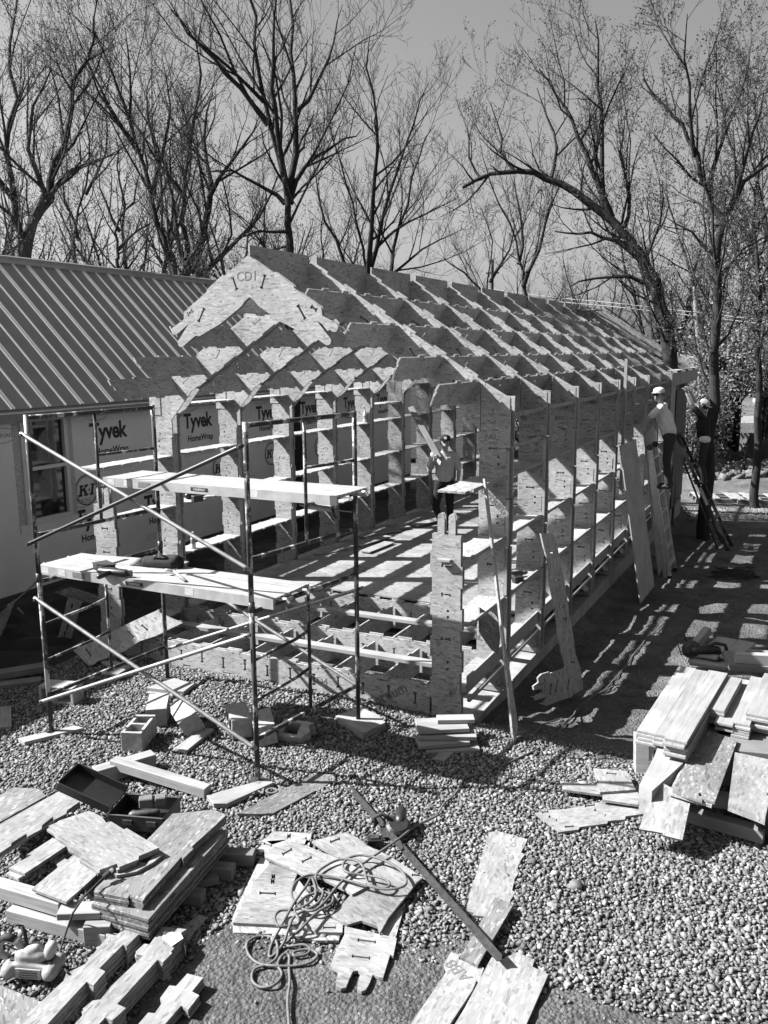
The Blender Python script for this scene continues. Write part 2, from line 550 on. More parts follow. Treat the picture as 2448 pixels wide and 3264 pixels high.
def right_rafter():
    a, b = -.285, XM - 0.0
    top = tabs((a, roof_z(a)), (b, ZRIDGE), .016, .28, .55)
    top = tabs((a, roof_z(a)), (b, ZRIDGE), .024, .42, .4)
    o = top + [(b, ZRIDGE), (b, ZRIDGE - DV)]
    o += tabs((b, ZRIDGE - DV), (-.62, roof_z(-.62) - DV), .014, .33, .4)
    o += [(-.62, roof_z(-.62) - DV), (-.285, roof_z(-.28) - DV - .15)]
    h = []
    for x in (-.55, -1.05, -1.62, -2.0):
        h.append(slot(x, roof_z(x) - DV * .5, .11, .016, math.atan(SL) + 1.57 if x in (-1.05, -2.0) else -math.atan(SL)))
    return o, h
po, ph = right_post(); ro, rh = right_rafter()
me_pr = sheet_mesh('post', po, T, M['osb'], ph)
me_pl = sheet_mesh('post', mir(po), T, M['osb'], [mir(h) for h in ph])
me_rr = sheet_mesh('rafter', ro, T, M['osb'], rh)
me_rl = sheet_mesh('rafter', mir(ro), T, M['osb'], [mir(h) for h in rh])
HD = .068                                   # half depth of a box frame
def flange_post(name, x, y, z0, z1, parent, w=2 * HD - T - .004):
    o = tabs((z0, -w / 2), (z1, -w / 2), .012, .36, .5) + [(z1, -w / 2)] + tabs((z1, w / 2), (z0, w / 2), .012, .36, .5) + [(z0, w / 2)]
    h = [circle(z, 0, .028, 10) for z in np.arange(z0 + .5, z1 - .2, .66)]
    return sheet(name, o, .016, M['osb'], parent, frame_m((x, y, 0), (0, 0, 1), (0, 1, 0)), h)
rng = random.Random(5)
for k in range(1, 13):
    y = YF[k]
    fr = empty('portal_frame', (XM, y, 0), house)
    for dy in (-HD, HD):
        for me in (me_pr, me_pl) if k < 12 else ():
            o = xz_sheet('post', me, fr, y + dy)
            o.location.x += rng.uniform(-.006, .006)
        for me in (me_rr, me_rl): xz_sheet('rafter', me, fr, y + dy)
    if k < 12: flange_post('post_flange', -.28, y, -.05, 2.50, fr)
    if k < 12: flange_post('post_flange', XL + .28 - .016, y, -.05, 2.50, fr)
    # the notched outer edges of the right-hand posts
    for dy in (-HD - T / 2, HD - T / 2) if k < 12 else ():
        for q in range(6):
            MB().box((.020 + .006 * (q % 2), y + dy, .16 + q * .52), (.030, .026, .50)).build('post_edge', M['wood_edge'], fr)
    # underside strip of each rafter
    for sgn in (1, -1):
        xa, xb = -.62, XM - .02
        p0 = Vector((xa if sgn > 0 else 2 * XM - xa, y, roof_z(xa) - DV + .03)); p1 = Vector((xb if sgn > 0 else 2 * XM - xb, y, ZRIDGE - DV + .02))
        w = 2 * HD - T - .004
        d = p1 - p0
        oo = rect(0, -w / 2, d.length, w / 2)
        sheet('rafter_strip', oo, .014, M['osb'], fr, frame_m(p0, d, (0, 1, 0)))
    # eave plates: two short cheeks that stand up at the outer end of the frame
    for sx in (0, XL):
        e = MB()
        for dy in (-HD - .026, HD + .004):
            e.box((sx + (-.05 if sx == 0 else .05), y + dy + .010, 2.88), (.17, .018, .30))
        e.build('eave_plate', M['osb'], fr)

# frame at the near end: only the feet, the sill beam and the ridge piece are up
y = YF[0]
fr = empty('portal_frame', (XM, y, 0), house)
def foot_post(x0, x1, zt, parent, yy):
    w = x1 - x0
    o = [(x0, -.07)] + [(x1, -.07)] + tabs((x1, -.07), (x1, zt), .018, .42, .5)[1:] + [(x1, zt)]
    cx = (x0 + x1) / 2
    o += fingers(cx, zt, w * .62, .20, 2)
    o += [(x0, zt)] + tabs((x0, zt), (x0, -.07), .018, .42, .5, .06)[1:]
    h = [slot(cx, z, .10, .018) for z in (.25, .78, 1.22, 1.5)] + [circle(cx + .02, z, .015, 8) for z in (.48, .55, 1.0, 1.06)]
    return sheet('post', o, T, M['osb'], parent, Matrix.Translation((0, yy, 0)) @ RX, h)
for dy in (-.02, .02):
    foot_post(-.345, -.055, 1.80, fr, y + dy)
    foot_post(-4.60, -4.30, 1.78, fr, y + dy)
for z in (1.56, .26):
    MB().box((-.21, y - .06, z), (.13, .07, .02)).build('wedge', M['wood'], fr)
def beam_outline(xa, xb, z0, z1):
    L_ = xb - xa
    o = [(xa, z0)] + tabs((xa, z0), (xb, z0), .012, .55, .35)[1:] + [(xb, z0), (xb, z1)]
    o += tabs((xb, z1), (xa, z1), .026, .36, .5)[1:] + [(xa, z1)]
    return o
bo = beam_outline(-4.285, -.365, -.02, .27)
bh = [slot(x, .125 + .02 * (i % 2), .13, .022, 1.57) for i, x in enumerate(np.arange(-4.0, -.5, .29))]
bh += [slot(x, .255, .10, .014) for x in np.arange(-4.1, -.5, .36)] + [slot(x, .012, .10, .014) for x in np.arange(-3.9, -.6, .55)]
for dy in (-.022, .022):
    xz_sheet('sill_beam', sheet_mesh('sill_beam', bo, T, M['osb'], bh), fr, y + dy)
# ridge piece of the near frame, a chevron with two-fingered ends
def chevron():
    zt = 4.43
    rz = lambda x: zt - .635 * abs(x - XM)
    xo = .86
    o = []
    # right half outer edge from ridge down
    o += [(XM, zt)]
    o += [(XM + .30, rz(XM + .30)), (XM + .31, rz(XM + .30) + .02), (XM + .52, rz(XM + .52) + .02), (XM + .52, rz(XM + .52))]
    o += [(XM + .76, rz(XM + .76))]
    u = Vector((math.cos(TH), -math.sin(TH))); n_ = Vector((-math.sin(TH), -math.cos(TH)))
    p = Vector((XM + .82, rz(XM + .82)))
    o += [tuple(p), tuple(p + u * .05 + n_ * .06)]
    for f in range(2):                       # two fingers
        a = p + n_ * (.09 + f * .145)
        r_ = .042
        for q in range(7):
            ang = math.pi * (q / 6) - math.pi / 2
            o.append(tuple(a + u * (.22 + r_ * math.cos(ang)) + n_ * (r_ * math.sin(ang))))
        o.append(tuple(a + n_ * r_ + u * .02))
    o += [tuple(p + n_ * .31 + u * -.02)]
    zi = zt - .42
    o += [(XM + .36, zi - .635 * .36 + .0), (XM + .10, zi - .065), (XM + .06, zi - .02)]
    right = o
    left = [(2 * XM - x, z) for x, z in reversed(o[1:])]
    pts_ = right + [(XM, zi + .02)] + left
    h = []
    for sg in (1, -1):
        h += [slot(XM + sg * .17, 4.17, .14, .020, 1.57 - sg * .35), slot(XM + sg * .60, 3.87, .16, .020, 1.57 + sg * .55), slot(XM + sg * .74, 3.90, .08, .022, -sg * TH)]
    return pts_, h
co_, ch = chevron()
for dy in (-.014, .022):
    xz_sheet('ridge_piece', sheet_mesh('ridge_piece', co_, T, M['osb'], ch), fr, y + dy - .03)
obj('lettering', text_mesh('CD1', .13, M['print_grey'], .0), fr, Matrix.Translation((XM - .02, y - .03 - .014 - T - .0015, 4.19)) @ RX)
obj('lettering', text_mesh('CD4', .11, M['print_grey'], .0), fr, Matrix.Translation((-1.62, y - .022 - T - .0015, .09)) @ RX)
for dx, an in ((-.93, .8),):
    obj('lettering', text_mesh('Fortium', .15, M['print_grey'], .003), fr, Matrix.Translation((-.80, y - .022 - T - .0015, .06)) @ RX @ Matrix.Rotation(.55, 4, 'Z'))
for k in (1, 2, 3):
    obj('lettering', text_mesh('AA2', .07, M['print_grey'], 0), house, Matrix.Translation((-.17, YF[k] - HD - T - .0015, 2.60)) @ RX)
obj('lettering', text_mesh('Fortium', .13, M['print_grey'], .003), house, Matrix.Translation((-.17, YF[1] - HD - T - .0015, .60)) @ RX @ Matrix.Rotation(1.25, 4, 'Z'))
obj('lettering', text_mesh('Fortium', .13, M['print_grey'], .003), house, Matrix.Translation((-.17, YF[1] - HD - T - .0015, 1.95)) @ RX @ Matrix.Rotation(-.7, 4, 'Z'))

# purlins
PD = .245
def purlin_mesh(Ln, front=False):
    h = PD
    if front:
        o = [(-.02, -.02), (Ln, 0)] if False else [(.10, 0), (Ln, 0), (Ln - .0, h)]
        o = [(.10, 0)] + tabs((.10, 0), (Ln, 0), .022, .42, .35)[1:] + [(Ln, 0), (Ln, h)] + tabs((Ln, h), (.0, h), .024, .42, .3)[1:] + [(.0, h), (.0, h - .07), (.035, h - .07), (.035, h - .13)]
    else:
        o = tabs((0, 0), (Ln, 0), .022, .42, .35) + [(Ln, 0), (Ln, h)] + tabs((Ln, h), (0, h), .024, .42, .3) + [(0, h)]
    hh = [slot(Ln * .5, h * .5, .11, .016, 1.3)] if not front else []
    return sheet_mesh('purlin', o, T, M['osb'], hh)
gap = HD + T + .003
me_pu = purlin_mesh(S - 2 * gap)
me_pf = purlin_mesh(YF[1] - gap - (YF[0] + .01), True)
PX = [-.31, -.70, -1.22, -1.765]
for k in range(12):
    ya = YF[k] + (gap if k else .01)
    for sgn in (1, -1):
        for xi, xp in enumerate(PX):
            x = xp if sgn > 0 else 2 * XM - xp
            nrm = Vector((sgn * math.sin(TH), 0, math.cos(TH)))
            top = Vector((x, 0, roof_z(x) + .012))
            o_ = top - nrm * PD
            o_.y = ya
            mm = frame_m(o_, (0, 1, 0), nrm)
            if k == 0 and sgn > 0 and xi == 3:
                mm = frame_m(o_ + Vector((0, .14, 0)), (0, 1, 0), nrm)
                me_s = purlin_mesh(YF[1] - gap - ya - .14, True)
                obj('purlin', me_s, house, mm)
                continue
            obj('purlin', me_pf if k == 0 else me_pu, house, mm)
    # ridge board between frames, standing on edge
    L_ = YF[k + 1] - ya - gap
    oo = rect(0, 0, L_ + (.05 if k == 0 else 0), .42)
    obj('ridge_board', sheet_mesh('ridge_board', oo, T, M['osb_dark'] if False else M['osb']), house, frame_m((XM - T / 2, ya - (.05 if k == 0 else 0), ZRIDGE - .33), (0, 1, 0), (0, 0, 1)))

# wall shelves between the frames
ZS = [.90, 1.55, 2.19, 2.81]
def shelf_mesh(Ln):
    w = .272
    o = tabs((0, 0), (Ln, 0), .022, .30, .18, .02) + [(Ln, 0), (Ln, w)] + tabs((Ln, w), (0, w), .022, .30, .18, .02) + [(0, w)]
    return sheet_mesh('shelf', o, .02, M['osb'])
me_sh = shelf_mesh(S - 2 * gap)
me_s0 = shelf_mesh(YF[1] - gap - YF[0] - .045)
me_s1 = shelf_mesh(YF[1] - gap - YF[0] + .22)
for k in range(11):
    ya = YF[k] + (gap if k else .045)
    for side in (0, 1):
        x = -.004 if side else XL + .276
        for z in ZS:
            if k == 0 and z > 2.3: continue
            if k >= 1 and side and z > 2.7: zz = 2.80
            else: zz = z + (.03 if not side else 0)
            if side == 0 and k in (5, 8) and z == ZS[3]: zz = 2.53
            if k == 0 and not side and z == ZS[2]:
                obj('shelf', me_s1, house, frame_m((x, ya - .265, zz - .01), (0, 1, 0), (-1, 0, 0))); continue
            if k == 0 and side and z == ZS[2]:
                obj('shelf', me_s0, house, frame_m((x - .03, ya - .045, zz), (0, 1, 0), (-1, 0, 0))); continue
            obj('shelf', me_s0 if k == 0 else me_sh, house, frame_m((x, ya, zz), (0, 1, 0), (-1, 0, 0)))
for k in range(11):
    for z in ZS:
        if k == 0 and z > 2.3: continue
        MB().box((.006, (YF[k] + YF[k + 1]) / 2, z + .022), (.022, YF[k + 1] - YF[k] - 2 * gap - .01, .035)).build('girt', M['wood'], house)
# extra girt and stud sticks in the right wall
MB().box((-.02, (YF[1] + YF[2]) / 2, 2.50), (.02, S - 2 * gap, .035)).build('girt', M['wood'], house)
MB().box((.05, YF[5] + .42, 2.25), (.045, .075, 2.2)).build('stud', M['wood'], house)
MB().box((.02, YF[5] + .75, 2.45), (.03, 1.1, .035)).build('girt', M['wood'], house)
for k, z in ((8, 2.5), (9, 2.5), (7, 2.5)): MB().box((-.02, YF[k] + S / 2, z), (.02, S - 2 * gap, .035)).build('girt', M['wood'], house)

# floor: cross beams, joists, loose strips, then panels
FZ = .275
b1o = beam_outline(XL + .30, -.30, -.08, FZ - .022)
me_b1 = sheet_mesh('floor_beam', b1o, T, M['osb'], [slot(x, .10, .12, .02, 1.57) for x in np.arange(-4.1, -.4, .4)])
for k in range(1, 12):
    for dy in ((-.035, .035) if k < 4 else (0,)): xz_sheet('floor_beam', me_b1, house, YF[k] + dy)
JX = [XL + .30 + i * .555 for i in range(1, 7)]
for k in (0, 1, 2):
    ya, yb = YF[k] + .06, YF[k + 1] - .07
    for x in JX:
        x = x + (.13 if k == 1 else 0)
        o = [(0, -.07), (yb - ya, -.07), (yb - ya, FZ - .06)] + tabs((yb - ya, FZ - .06), (0, FZ - .06), .02, .9, .25)[1:] + [(0, FZ - .06)]
        sheet('joist', o, T, M['osb'], house, frame_m((x, ya, 0), (0, 1, 0), (0, 0, 1)))
    if k < 2:
        MB().box((0, 0, 0), (4.0 if k else 3.86, .125, .038), None).build('floor_strip', M['wood'], house, TR((XM - .02, ya + (yb - ya) * .5, FZ - .020), .012))
for k in range(2, 11):
    ya, yb = YF[k] + (.05 if k == 2 else 0), YF[k + 1]
    for xa, xb in ((XL + .31, XM - .16 * (-1) ** k), (XM - .16 * (-1) ** k, -.31)):
        o = rect(0, 0, xb - xa - .004, yb - ya - .005)
        sheet('floor_panel', o, T, M['osb_worn'], house, Matrix.Translation((xa + .002, ya + .002, FZ + random.uniform(0, .0015))))
for sgn in (0, 1):           # sill shelves and edge boards along both walls
    for k in range(11):
        ya = YF[k] + (gap if k else .06); yb = YF[k + 1] - gap
        x = -.30 if sgn else XL + .03
        sheet('sill_shelf', rect(0, 0, .27, yb - ya), T, M['osb'], house, Matrix.Translation((x, ya, .20)))
        if sgn:
            MB().box((-.012, (ya + yb) / 2, .325), (.022, yb - ya, .15)).build('edge_board', M['wood'], house)
            MB().tube([(.005, ya, .16), (.005, yb, .16)], .022, 8).build('edge_rail', M['wood'], house, smooth_=True)
            if k < 7:
                MB().bar((-.10, yb - .25, .16), (-.02, yb - .03, -.04), .03, .09).build('brace', M['osb'], house)
                MB().box((-.12, yb - .08, -.055), (.30, .06, .06)).build('wedge', M['wood'], house)
# far end: battens on the slope, fascia and the wall panel being fixed
for i, yy in enumerate((YF[10] + .35, YF[10] + .8, YF[11] + .1, YF[11] + .5, YF[11] + .95, YF[12] + .1)):
    a, b = Vector((.05, yy, roof_z(0) + .05)), Vector((XM + .05, yy, ZRIDGE + .05))
    MB().bar(a, b, .09, .02, (0, 0, 1)).build('batten', M['wood'], house)
MB().box((.075, YF[9] + 2.1, 2.86), (.025, 4.4, .27)).build('fascia', M['plywood'], house)
MB().bar((.06, YF[9] + .1, 3.05), (.06, YF[12] + .1, 3.05), .20, .02).build('eave_board', M['wood'], house)
MB().box((XM + .25, YF[10] + .1, ZRIDGE - .02), (.42, .5, .02), None).build('ridge_cover', M['wood'], house)
MB().box((.055, YF[9] + .36, 1.42), (.02, .62, 3.10)).build('wall_panel', M['plywood'], house)
MB().box((.05, YF[10] + .12, 1.25), (.02, 1.05, 2.7)).build('wall_panel', flat('black_building_paper', .012, .6), house)
MB().box((.05, YF[10] + 1.02, 1.35), (.02, .72, 2.7)).build('wall_panel', flat('black_membrane', .015, .6), house)
# ------------------------------------------------------------------ trees
def bark_material(name, v):
    m, nt, b = newmat(name, .95, 0, .1)
    n = noise_(nt, coords(nt, (1, 1, .22), jitter=False), 14, 5, .65)
    L(nt, ramp(nt, n, [(.3, v * .55), (.7, v * 1.35)]), b.inputs['Base Color'])
    bump(nt, b, n, .6, .03)
    return m
M['bark'] = bark_material('bark', .028)
M['bark_pale'] = bark_material('pale_bark', .13)
def leaf_material(name, v):
    m, nt, b = newmat(name, .7, 0, .2)
    gi = nt.nodes.new('ShaderNodeNewGeometry')
    L(nt, ramp(nt, gi.outputs['Random Per Island'], [(0, v * .6), (1, v * 1.5)]), b.inputs['Base Color'])
    tr = nt.nodes.new('ShaderNodeBsdfTranslucent'); tr.inputs[0].default_value = (v, v, v, 1)
    mx = nt.nodes.new('ShaderNodeMixShader'); mx.inputs[0].default_value = .35
    out = nt.nodes['Material Output']
    L(nt, b.outputs[0], mx.inputs[1]); L(nt, tr.outputs[0], mx.inputs[2]); L(nt, mx.outputs[0], out.inputs[0])
    return m
M['bud'] = leaf_material('bud_leaves', .075)
M['leaf'] = leaf_material('young_leaves', .16)
M['ivy'] = leaf_material('ivy_leaves', .05)

class Tree:
    def __init__(self, seed):
        self.r = random.Random(seed)
        self.P, self.Q, self.RA, self.RB = [], [], [], []
        self.tips = []
    def seg(self, a, b, ra, rb):
        self.P.append(a); self.Q.append(b); self.RA.append(ra); self.RB.append(rb)
    def limb(self, pts, r0, r1):
        """a given main limb, smoothed and slightly crooked; returns its points with radii"""
        pts = [Vector(p) for p in pts]
        out = []
        n = len(pts) - 1
        for i in range(n):
            p0, p1, p2, p3 = pts[max(i - 1, 0)], pts[i], pts[i + 1], pts[min(i + 2, n)]
            k = max(2, int((p2 - p1).length / .55))
            for j in range(k):
                t = j / k
                q = .5 * ((2 * p1) + (p2 - p0) * t + (2 * p0 - 5 * p1 + 4 * p2 - p3) * t * t + (3 * p1 - p0 - 3 * p2 + p3) * t ** 3)
                out.append(q)
        out.append(pts[-1])
        m = len(out)
        res = []
        for i, q in enumerate(out):
            t = i / (m - 1)
            if 0 < i: q = q + Vector((self.r.gauss(0, 1), self.r.gauss(0, 1), self.r.gauss(0, .6))) * (.035 if i < m - 1 else 0)
            res.append((q, r0 + (r1 - r0) * t ** .8))
        for (a, ra), (b, rb) in zip(res, res[1:]): self.seg(a, b, ra, rb)
        return res
    def grow(self, p, d, ln, r, lev, up):
        R_ = self.r
        n = 4 if lev == 0 else (3 if lev == 1 else 2)
        st = ln / n
        pts = [(p, r)]
        for i in range(n):
            d = (d + Vector((R_.gauss(0, .16), R_.gauss(0, .16), R_.gauss(0, .12) + up))).normalized()
            p = p + d * st
            pts.append((p, max(.0040, r * (1 - (i + 1) / n * .72))))
        for (a, ra), (b, rb) in zip(pts, pts[1:]): self.seg(a, b, ra, rb)
        if lev >= self.maxlev:
            self.tips.append((pts[-1][0], d)); 
            if self.r.random() < .6: self.tips.append((pts[1][0], d))
            return
        self.clothe(pts, lev + 1, ln, up, .12)
    def clothe(self, pts, lev, ln, up, start=.0, dens=1.0):
        """side shoots along a limb"""
        R_ = self.r
        sp = (self.sp[0], self.sp[1], self.sp[2], .19)[lev] / dens
        tot = sum((b[0] - a[0]).length for a, b in zip(pts, pts[1:]))
        s, acc, k = tot * start + sp * R_.random(), 0, 0
        for (a, ra), (b, rb) in zip(pts, pts[1:]):
            L_ = (b - a).length
            if L_ < 1e-6: continue
            while s <= acc + L_:
                t = (s - acc) / L_
                p = a.lerp(b, t); r = ra + (rb - ra) * t
                d = (b - a).normalized()
                side = d.orthogonal().normalized()
                side.rotate(Matrix.Rotation(R_.random() * 6.283, 3, d))
                ang = R_.uniform(.5, 1.05)
                nd = (d * math.cos(ang) + side * math.sin(ang)); nd.z += .18; nd.normalize()
                frac = s / tot
                l2 = self.ln[lev] * R_.uniform(.55, 1.2) * (1.1 - .55 * frac)
                self.grow(p, nd, l2, min(r * .6, self.rad[lev]), lev, up)
                s += sp * R_.uniform(.6, 1.4)
            acc += L_
    def wood(self, name, mat):
        P, Q = np.array([tuple(v) for v in self.P]), np.array([tuple(v) for v in self.Q])
        ra, rb = np.array(self.RA), np.array(self.RB)
        D = Q - P; D /= np.linalg.norm(D, axis=1)[:, None] + 1e-9
        ref = np.where(np.abs(D[:, 2:3]) < .9, np.array([[0, 0, 1.]]), np.array([[1., 0, 0]]))
        U = np.cross(D, ref); U /= np.linalg.norm(U, axis=1)[:, None] + 1e-9
        W = np.cross(D, U)
        V, F = [], []
        base = 0
        for n, sel in ((3, ra < .018), (5, (ra >= .018) & (ra < .06)), (9, ra >= .06)):
            if not sel.any(): continue
            k = sel.sum()
            an = np.arange(n) * 2 * np.pi / n
            ring = U[sel][:, None] * np.cos(an)[None, :, None] + W[sel][:, None] * np.sin(an)[None, :, None]
            ext = (D[sel] * rb[sel][:, None] * .3)[:, None]
            lo = P[sel][:, None] + ring * ra[sel][:, None, None]
            hi = Q[sel][:, None] + ring * rb[sel][:, None, None] + ext
            V.append(np.concatenate([lo, hi], 1).reshape(-1, 3))
            i = np.arange(n); j = (i + 1) % n
            q = np.stack([i, j, j + n, i + n], -1)
            F.append((q[None] + (np.arange(k) * 2 * n)[:, None, None] + base).reshape(-1, 4))
            base += k * 2 * n
        V, F = np.concatenate(V), np.concatenate(F)
        return quad_mesh(name, V, F, mat)
    def leaves(self, name, mat, n, size, spread=.12, pts=None):
        R_ = np.random.RandomState(self.r.randint(0, 9999))
        T = np.array([tuple(t[0]) for t in (pts or self.tips)])
        idx = R_.randint(0, len(T), n)
        c = T[idx] + R_.normal(0, spread, (n, 3))
        return quad_mesh(name, *leaf_quads(c, size, R_), mat)
def leaf_quads(c, size, R_):
    n = len(c)
    a = R_.normal(0, 1, (n, 3)); a /= np.linalg.norm(a, axis=1)[:, None]
    b = np.cross(a, R_.normal(0, 1, (n, 3))); b /= np.linalg.norm(b, axis=1)[:, None]
    s = (size * (.6 + R_.rand(n) * .8))[:, None]
    v = np.stack([c - a * s, c - b * s * .55, c + a * s, c + b * s * .55], 1).reshape(-1, 3)
    return v, np.arange(n * 4).reshape(-1, 4)
def quad_mesh(name, V, F, mat):
    me = bpy.data.meshes.new(name)
    me.vertices.add(len(V)); me.vertices.foreach_set('co', V.ravel().astype(np.float32))
    me.loops.add(F.size); me.loops.foreach_set('vertex_index', F.ravel().astype(np.int32))
    me.polygons.add(len(F)); me.polygons.foreach_set('loop_start', np.arange(0, F.size, F.shape[1], dtype=np.int32))
    me.update(calc_edges=True)
    me.materials.append(mat)
    return me
K = 1.4756                                   # limbs below are read off the 1659 x 2212 view
def tree(label, dist, limbs, seed, leafy=0, leaf_size=.05, leaf='bud', maxlev=3, sp=(.46, .30, .22), ln=(2.4, 1.05, .52, .27), rad=(.032, .012, .0055, .0042), up=.15, bark='bark', base=None, dens=1.0):
    T_ = Tree(seed)
    T_.maxlev, T_.sp, T_.ln, T_.rad = maxlev, sp, ln, rad
    g = None
    for li, (pix, w0, w1) in enumerate(limbs):
        drift = T_.r.uniform(-.28, .28) if li else 0
        pts, tot = [], 0
        for i, q in enumerate(pix):
            if i: tot += math.hypot(q[0] - pix[i - 1][0], q[1] - pix[i - 1][1]) * K / FOC * dist
            pts.append(atd(q[0] * K, q[1] * K, dist + drift * tot))
        if li == 0:
            g = Vector((pts[0].x, pts[0].y, -.85))
            if pts[0].z > 0:                 # carry the trunk down to the ground
                pts.insert(0, Vector((pts[0].x + (pts[0].x - pts[1].x) * .3, pts[0].y + (pts[0].y - pts[1].y) * .3, -.85))); g = pts[0].copy()
        sc = K / FOC * dist / 2
        res = T_.limb(pts, w0 * sc * .95, max(w1 * sc * .9, .008))
        T_.clothe(res, 0, 3, up, .30 if li == 0 else .12, dens)
    root = tag(empty('tree', g), label, 'tree', 'bare trees around the site')
    inv = Matrix.Translation(-g)
    me = T_.wood('trunk', M[bark]); me.transform(inv); obj('trunk', me, root, Matrix.Translation(g))
    if leafy:
        me = T_.leaves('crown', M[leaf], leafy, leaf_size * .40, .06); me.transform(inv); obj('crown', me, root, Matrix.Translation(g))
    return root
tree('dark bare tree at the far left with two crooked stems rising from one base', 19, [
    ([(48, 600), (45, 520), (25, 420), (15, 320), (30, 210), (20, 90), (40, -40)], 34, 4),
    ([(52, 560), (75, 480), (110, 430), (120, 350), (150, 280), (165, 180), (200, 90), (210, 0)], 26, 3),
    ([(60, 520), (95, 420), (60, 330), (70, 230), (110, 150)], 16, 3),
    ([(100, 440), (150, 370), (200, 350), (260, 330)], 12, 2),
    ([(30, 430), (-20, 360), (-40, 250)], 14, 3)], 1, 9000, .045, dens=1.15)
tree('slim bare tree rising behind the metal roof between two heavier trees', 24, [
    ([(165, 600), (162, 500), (185, 400), (195, 300), (180, 200), (200, 110)], 14, 2),
    ([(170, 520), (140, 430), (130, 330)], 8, 2), ([(185, 420), (225, 330), (230, 240)], 8, 2)], 2, 5000, .045)
tree('short crooked bare tree just above the middle of the metal roof', 22, [
    ([(262, 620), (258, 560), (250, 520), (258, 480), (290, 430), (300, 380)], 16, 3), ([(258, 500), (225, 440), (215, 380)], 9, 2), ([(255, 540), (300, 500), (340, 470)], 8, 2)], 3, 3000, .04)
tree('bare tree leaning left in a long diagonal behind the metal roof', 20, [
    ([(385, 620), (365, 560), (345, 480), (320, 400), (295, 320), (270, 230), (240, 160), (200, 60)], 24, 4),
    ([(330, 420), (355, 330), (370, 230), (350, 120)], 12, 2), ([(300, 330), (250, 260), (215, 200), (180, 120)], 12, 2), ([(280, 260), (285, 160), (270, 60)], 8, 2)], 4, 8000, .045, dens=1.15)
tree('broad multi-stemmed bare tree rooted left of the gable peak', 21, [
    ([(405, 625), (400, 560), (398, 480), (400, 380), (415, 260), (435, 160), (420, 60)], 26, 3),
    ([(420, 590), (440, 500), (455, 400), (440, 300), (460, 200)], 22, 3),
    ([(430, 600), (500, 530), (560, 470), (600, 380)], 14, 3),
    ([(410, 580), (385, 520), (375, 430), (360, 350)], 16, 3),
    ([(400, 430), (350, 350), (320, 250), (330, 150)], 12, 2), ([(450, 430), (520, 330), (560, 250)], 12, 2)], 5, 9000, .045, dens=1.1)
tree('tall bare tree with a straight trunk forking above the gable peak', 18, [
    ([(632, 600), (628, 540), (625, 480), (622, 420), (600, 330), (575, 240), (558, 140), (545, 40), (520, -60)], 30, 5),
    ([(622, 430), (612, 340), (595, 240), (588, 140), (595, 40), (600, -60)], 16, 3),
    ([(626, 440), (636, 330), (640, 220), (628, 110), (632, 0), (630, -60)], 18, 3),
    ([(580, 270), (520, 190), (460, 130), (420, 80), (370, 20)], 14, 3),
    ([(570, 220), (500, 150), (430, 90), (440, 20)], 10, 2),
    ([(630, 420), (660, 360), (700, 325), (750, 300), (780, 280)], 13, 2),
    ([(640, 240), (690, 170), (720, 90), (740, 10)], 11, 2),
    ([(615, 440), (560, 400), (500, 370), (440, 380)], 12, 2),
    ([(622, 500), (560, 500), (490, 520)], 9, 2)], 6, 3000, .04, dens=.85)
tree('spreading cluster of slim bare stems just right of the gable peak', 22, [
    ([(790, 620), (785, 540), (760, 440), (735, 350), (710, 260), (700, 170)], 13, 2),
    ([(795, 600), (800, 500), (812, 380), (815, 260), (795, 150), (800, 70)], 14, 2),
    ([(798, 590), (825, 480), (860, 370), (890, 270), (925, 180)], 12, 2),
    ([(845, 620), (850, 540), (880, 440), (905, 340), (940, 270)], 11, 2),
    ([(770, 600), (720, 520), (690, 430), (670, 330)], 10, 2),
    ([(800, 560), (850, 500), (920, 460), (985, 430)], 9, 2), ([(840, 600), (910, 540), (990, 500)], 8, 2)], 7, 1500, .04, up=.16, dens=.9)
tree('small bare tree low behind the middle of the open roof', 30, [
    ([(1055, 680), (1055, 600), (1060, 520), (1040, 450)], 10, 2), ([(1058, 610), (1100, 540), (1110, 470)], 8, 2), ([(1056, 640), (1000, 590), (960, 560)], 7, 2)], 8, 2500, .05)
tree('slim forked bare tree standing behind the far roof ridge', 24, [
    ([(1145, 690), (1130, 620), (1120, 560), (1100, 480), (1060, 400), (1040, 330)], 16, 2), ([(1130, 620), (1165, 540), (1190, 450), (1210, 380)], 11, 2), ([(1120, 570), (1125, 470), (1110, 380)], 9, 2)], 9, 2500, .045)
tree('heavy leaning tree whose bare limb arches far left over the roof', 21, [
    ([(1450, 780), (1435, 700), (1418, 640), (1400, 580), (1365, 520), (1310, 465), (1240, 415), (1180, 385), (1120, 367), (1060, 378), (1000, 405)], 44, 7),
    ([(1320, 470), (1290, 390), (1265, 330), (1235, 260), (1200, 200), (1165, 150)], 17, 3),
    ([(1305, 462), (1302, 380), (1300, 280), (1296, 180), (1290, 90), (1285, 40)], 15, 2),
    ([(1190, 388), (1200, 320), (1185, 250), (1160, 190)], 10, 2),
    ([(1110, 368), (1085, 330), (1075, 270), (1060, 220)], 8, 2), ([(1040, 388), (1015, 340), (1010, 270)], 7, 2),
    ([(1395, 575), (1350, 540), (1300, 512), (1250, 505), (1200, 500)], 14, 3),
    ([(1415, 630), (1360, 600), (1290, 600), (1230, 620)], 12, 3), ([(1345, 500), (1360, 420), (1345, 330), (1350, 250)], 11, 2), ([(1390, 570), (1420, 480), (1430, 390)], 9, 2)], 10, 9000, .055, up=.15)
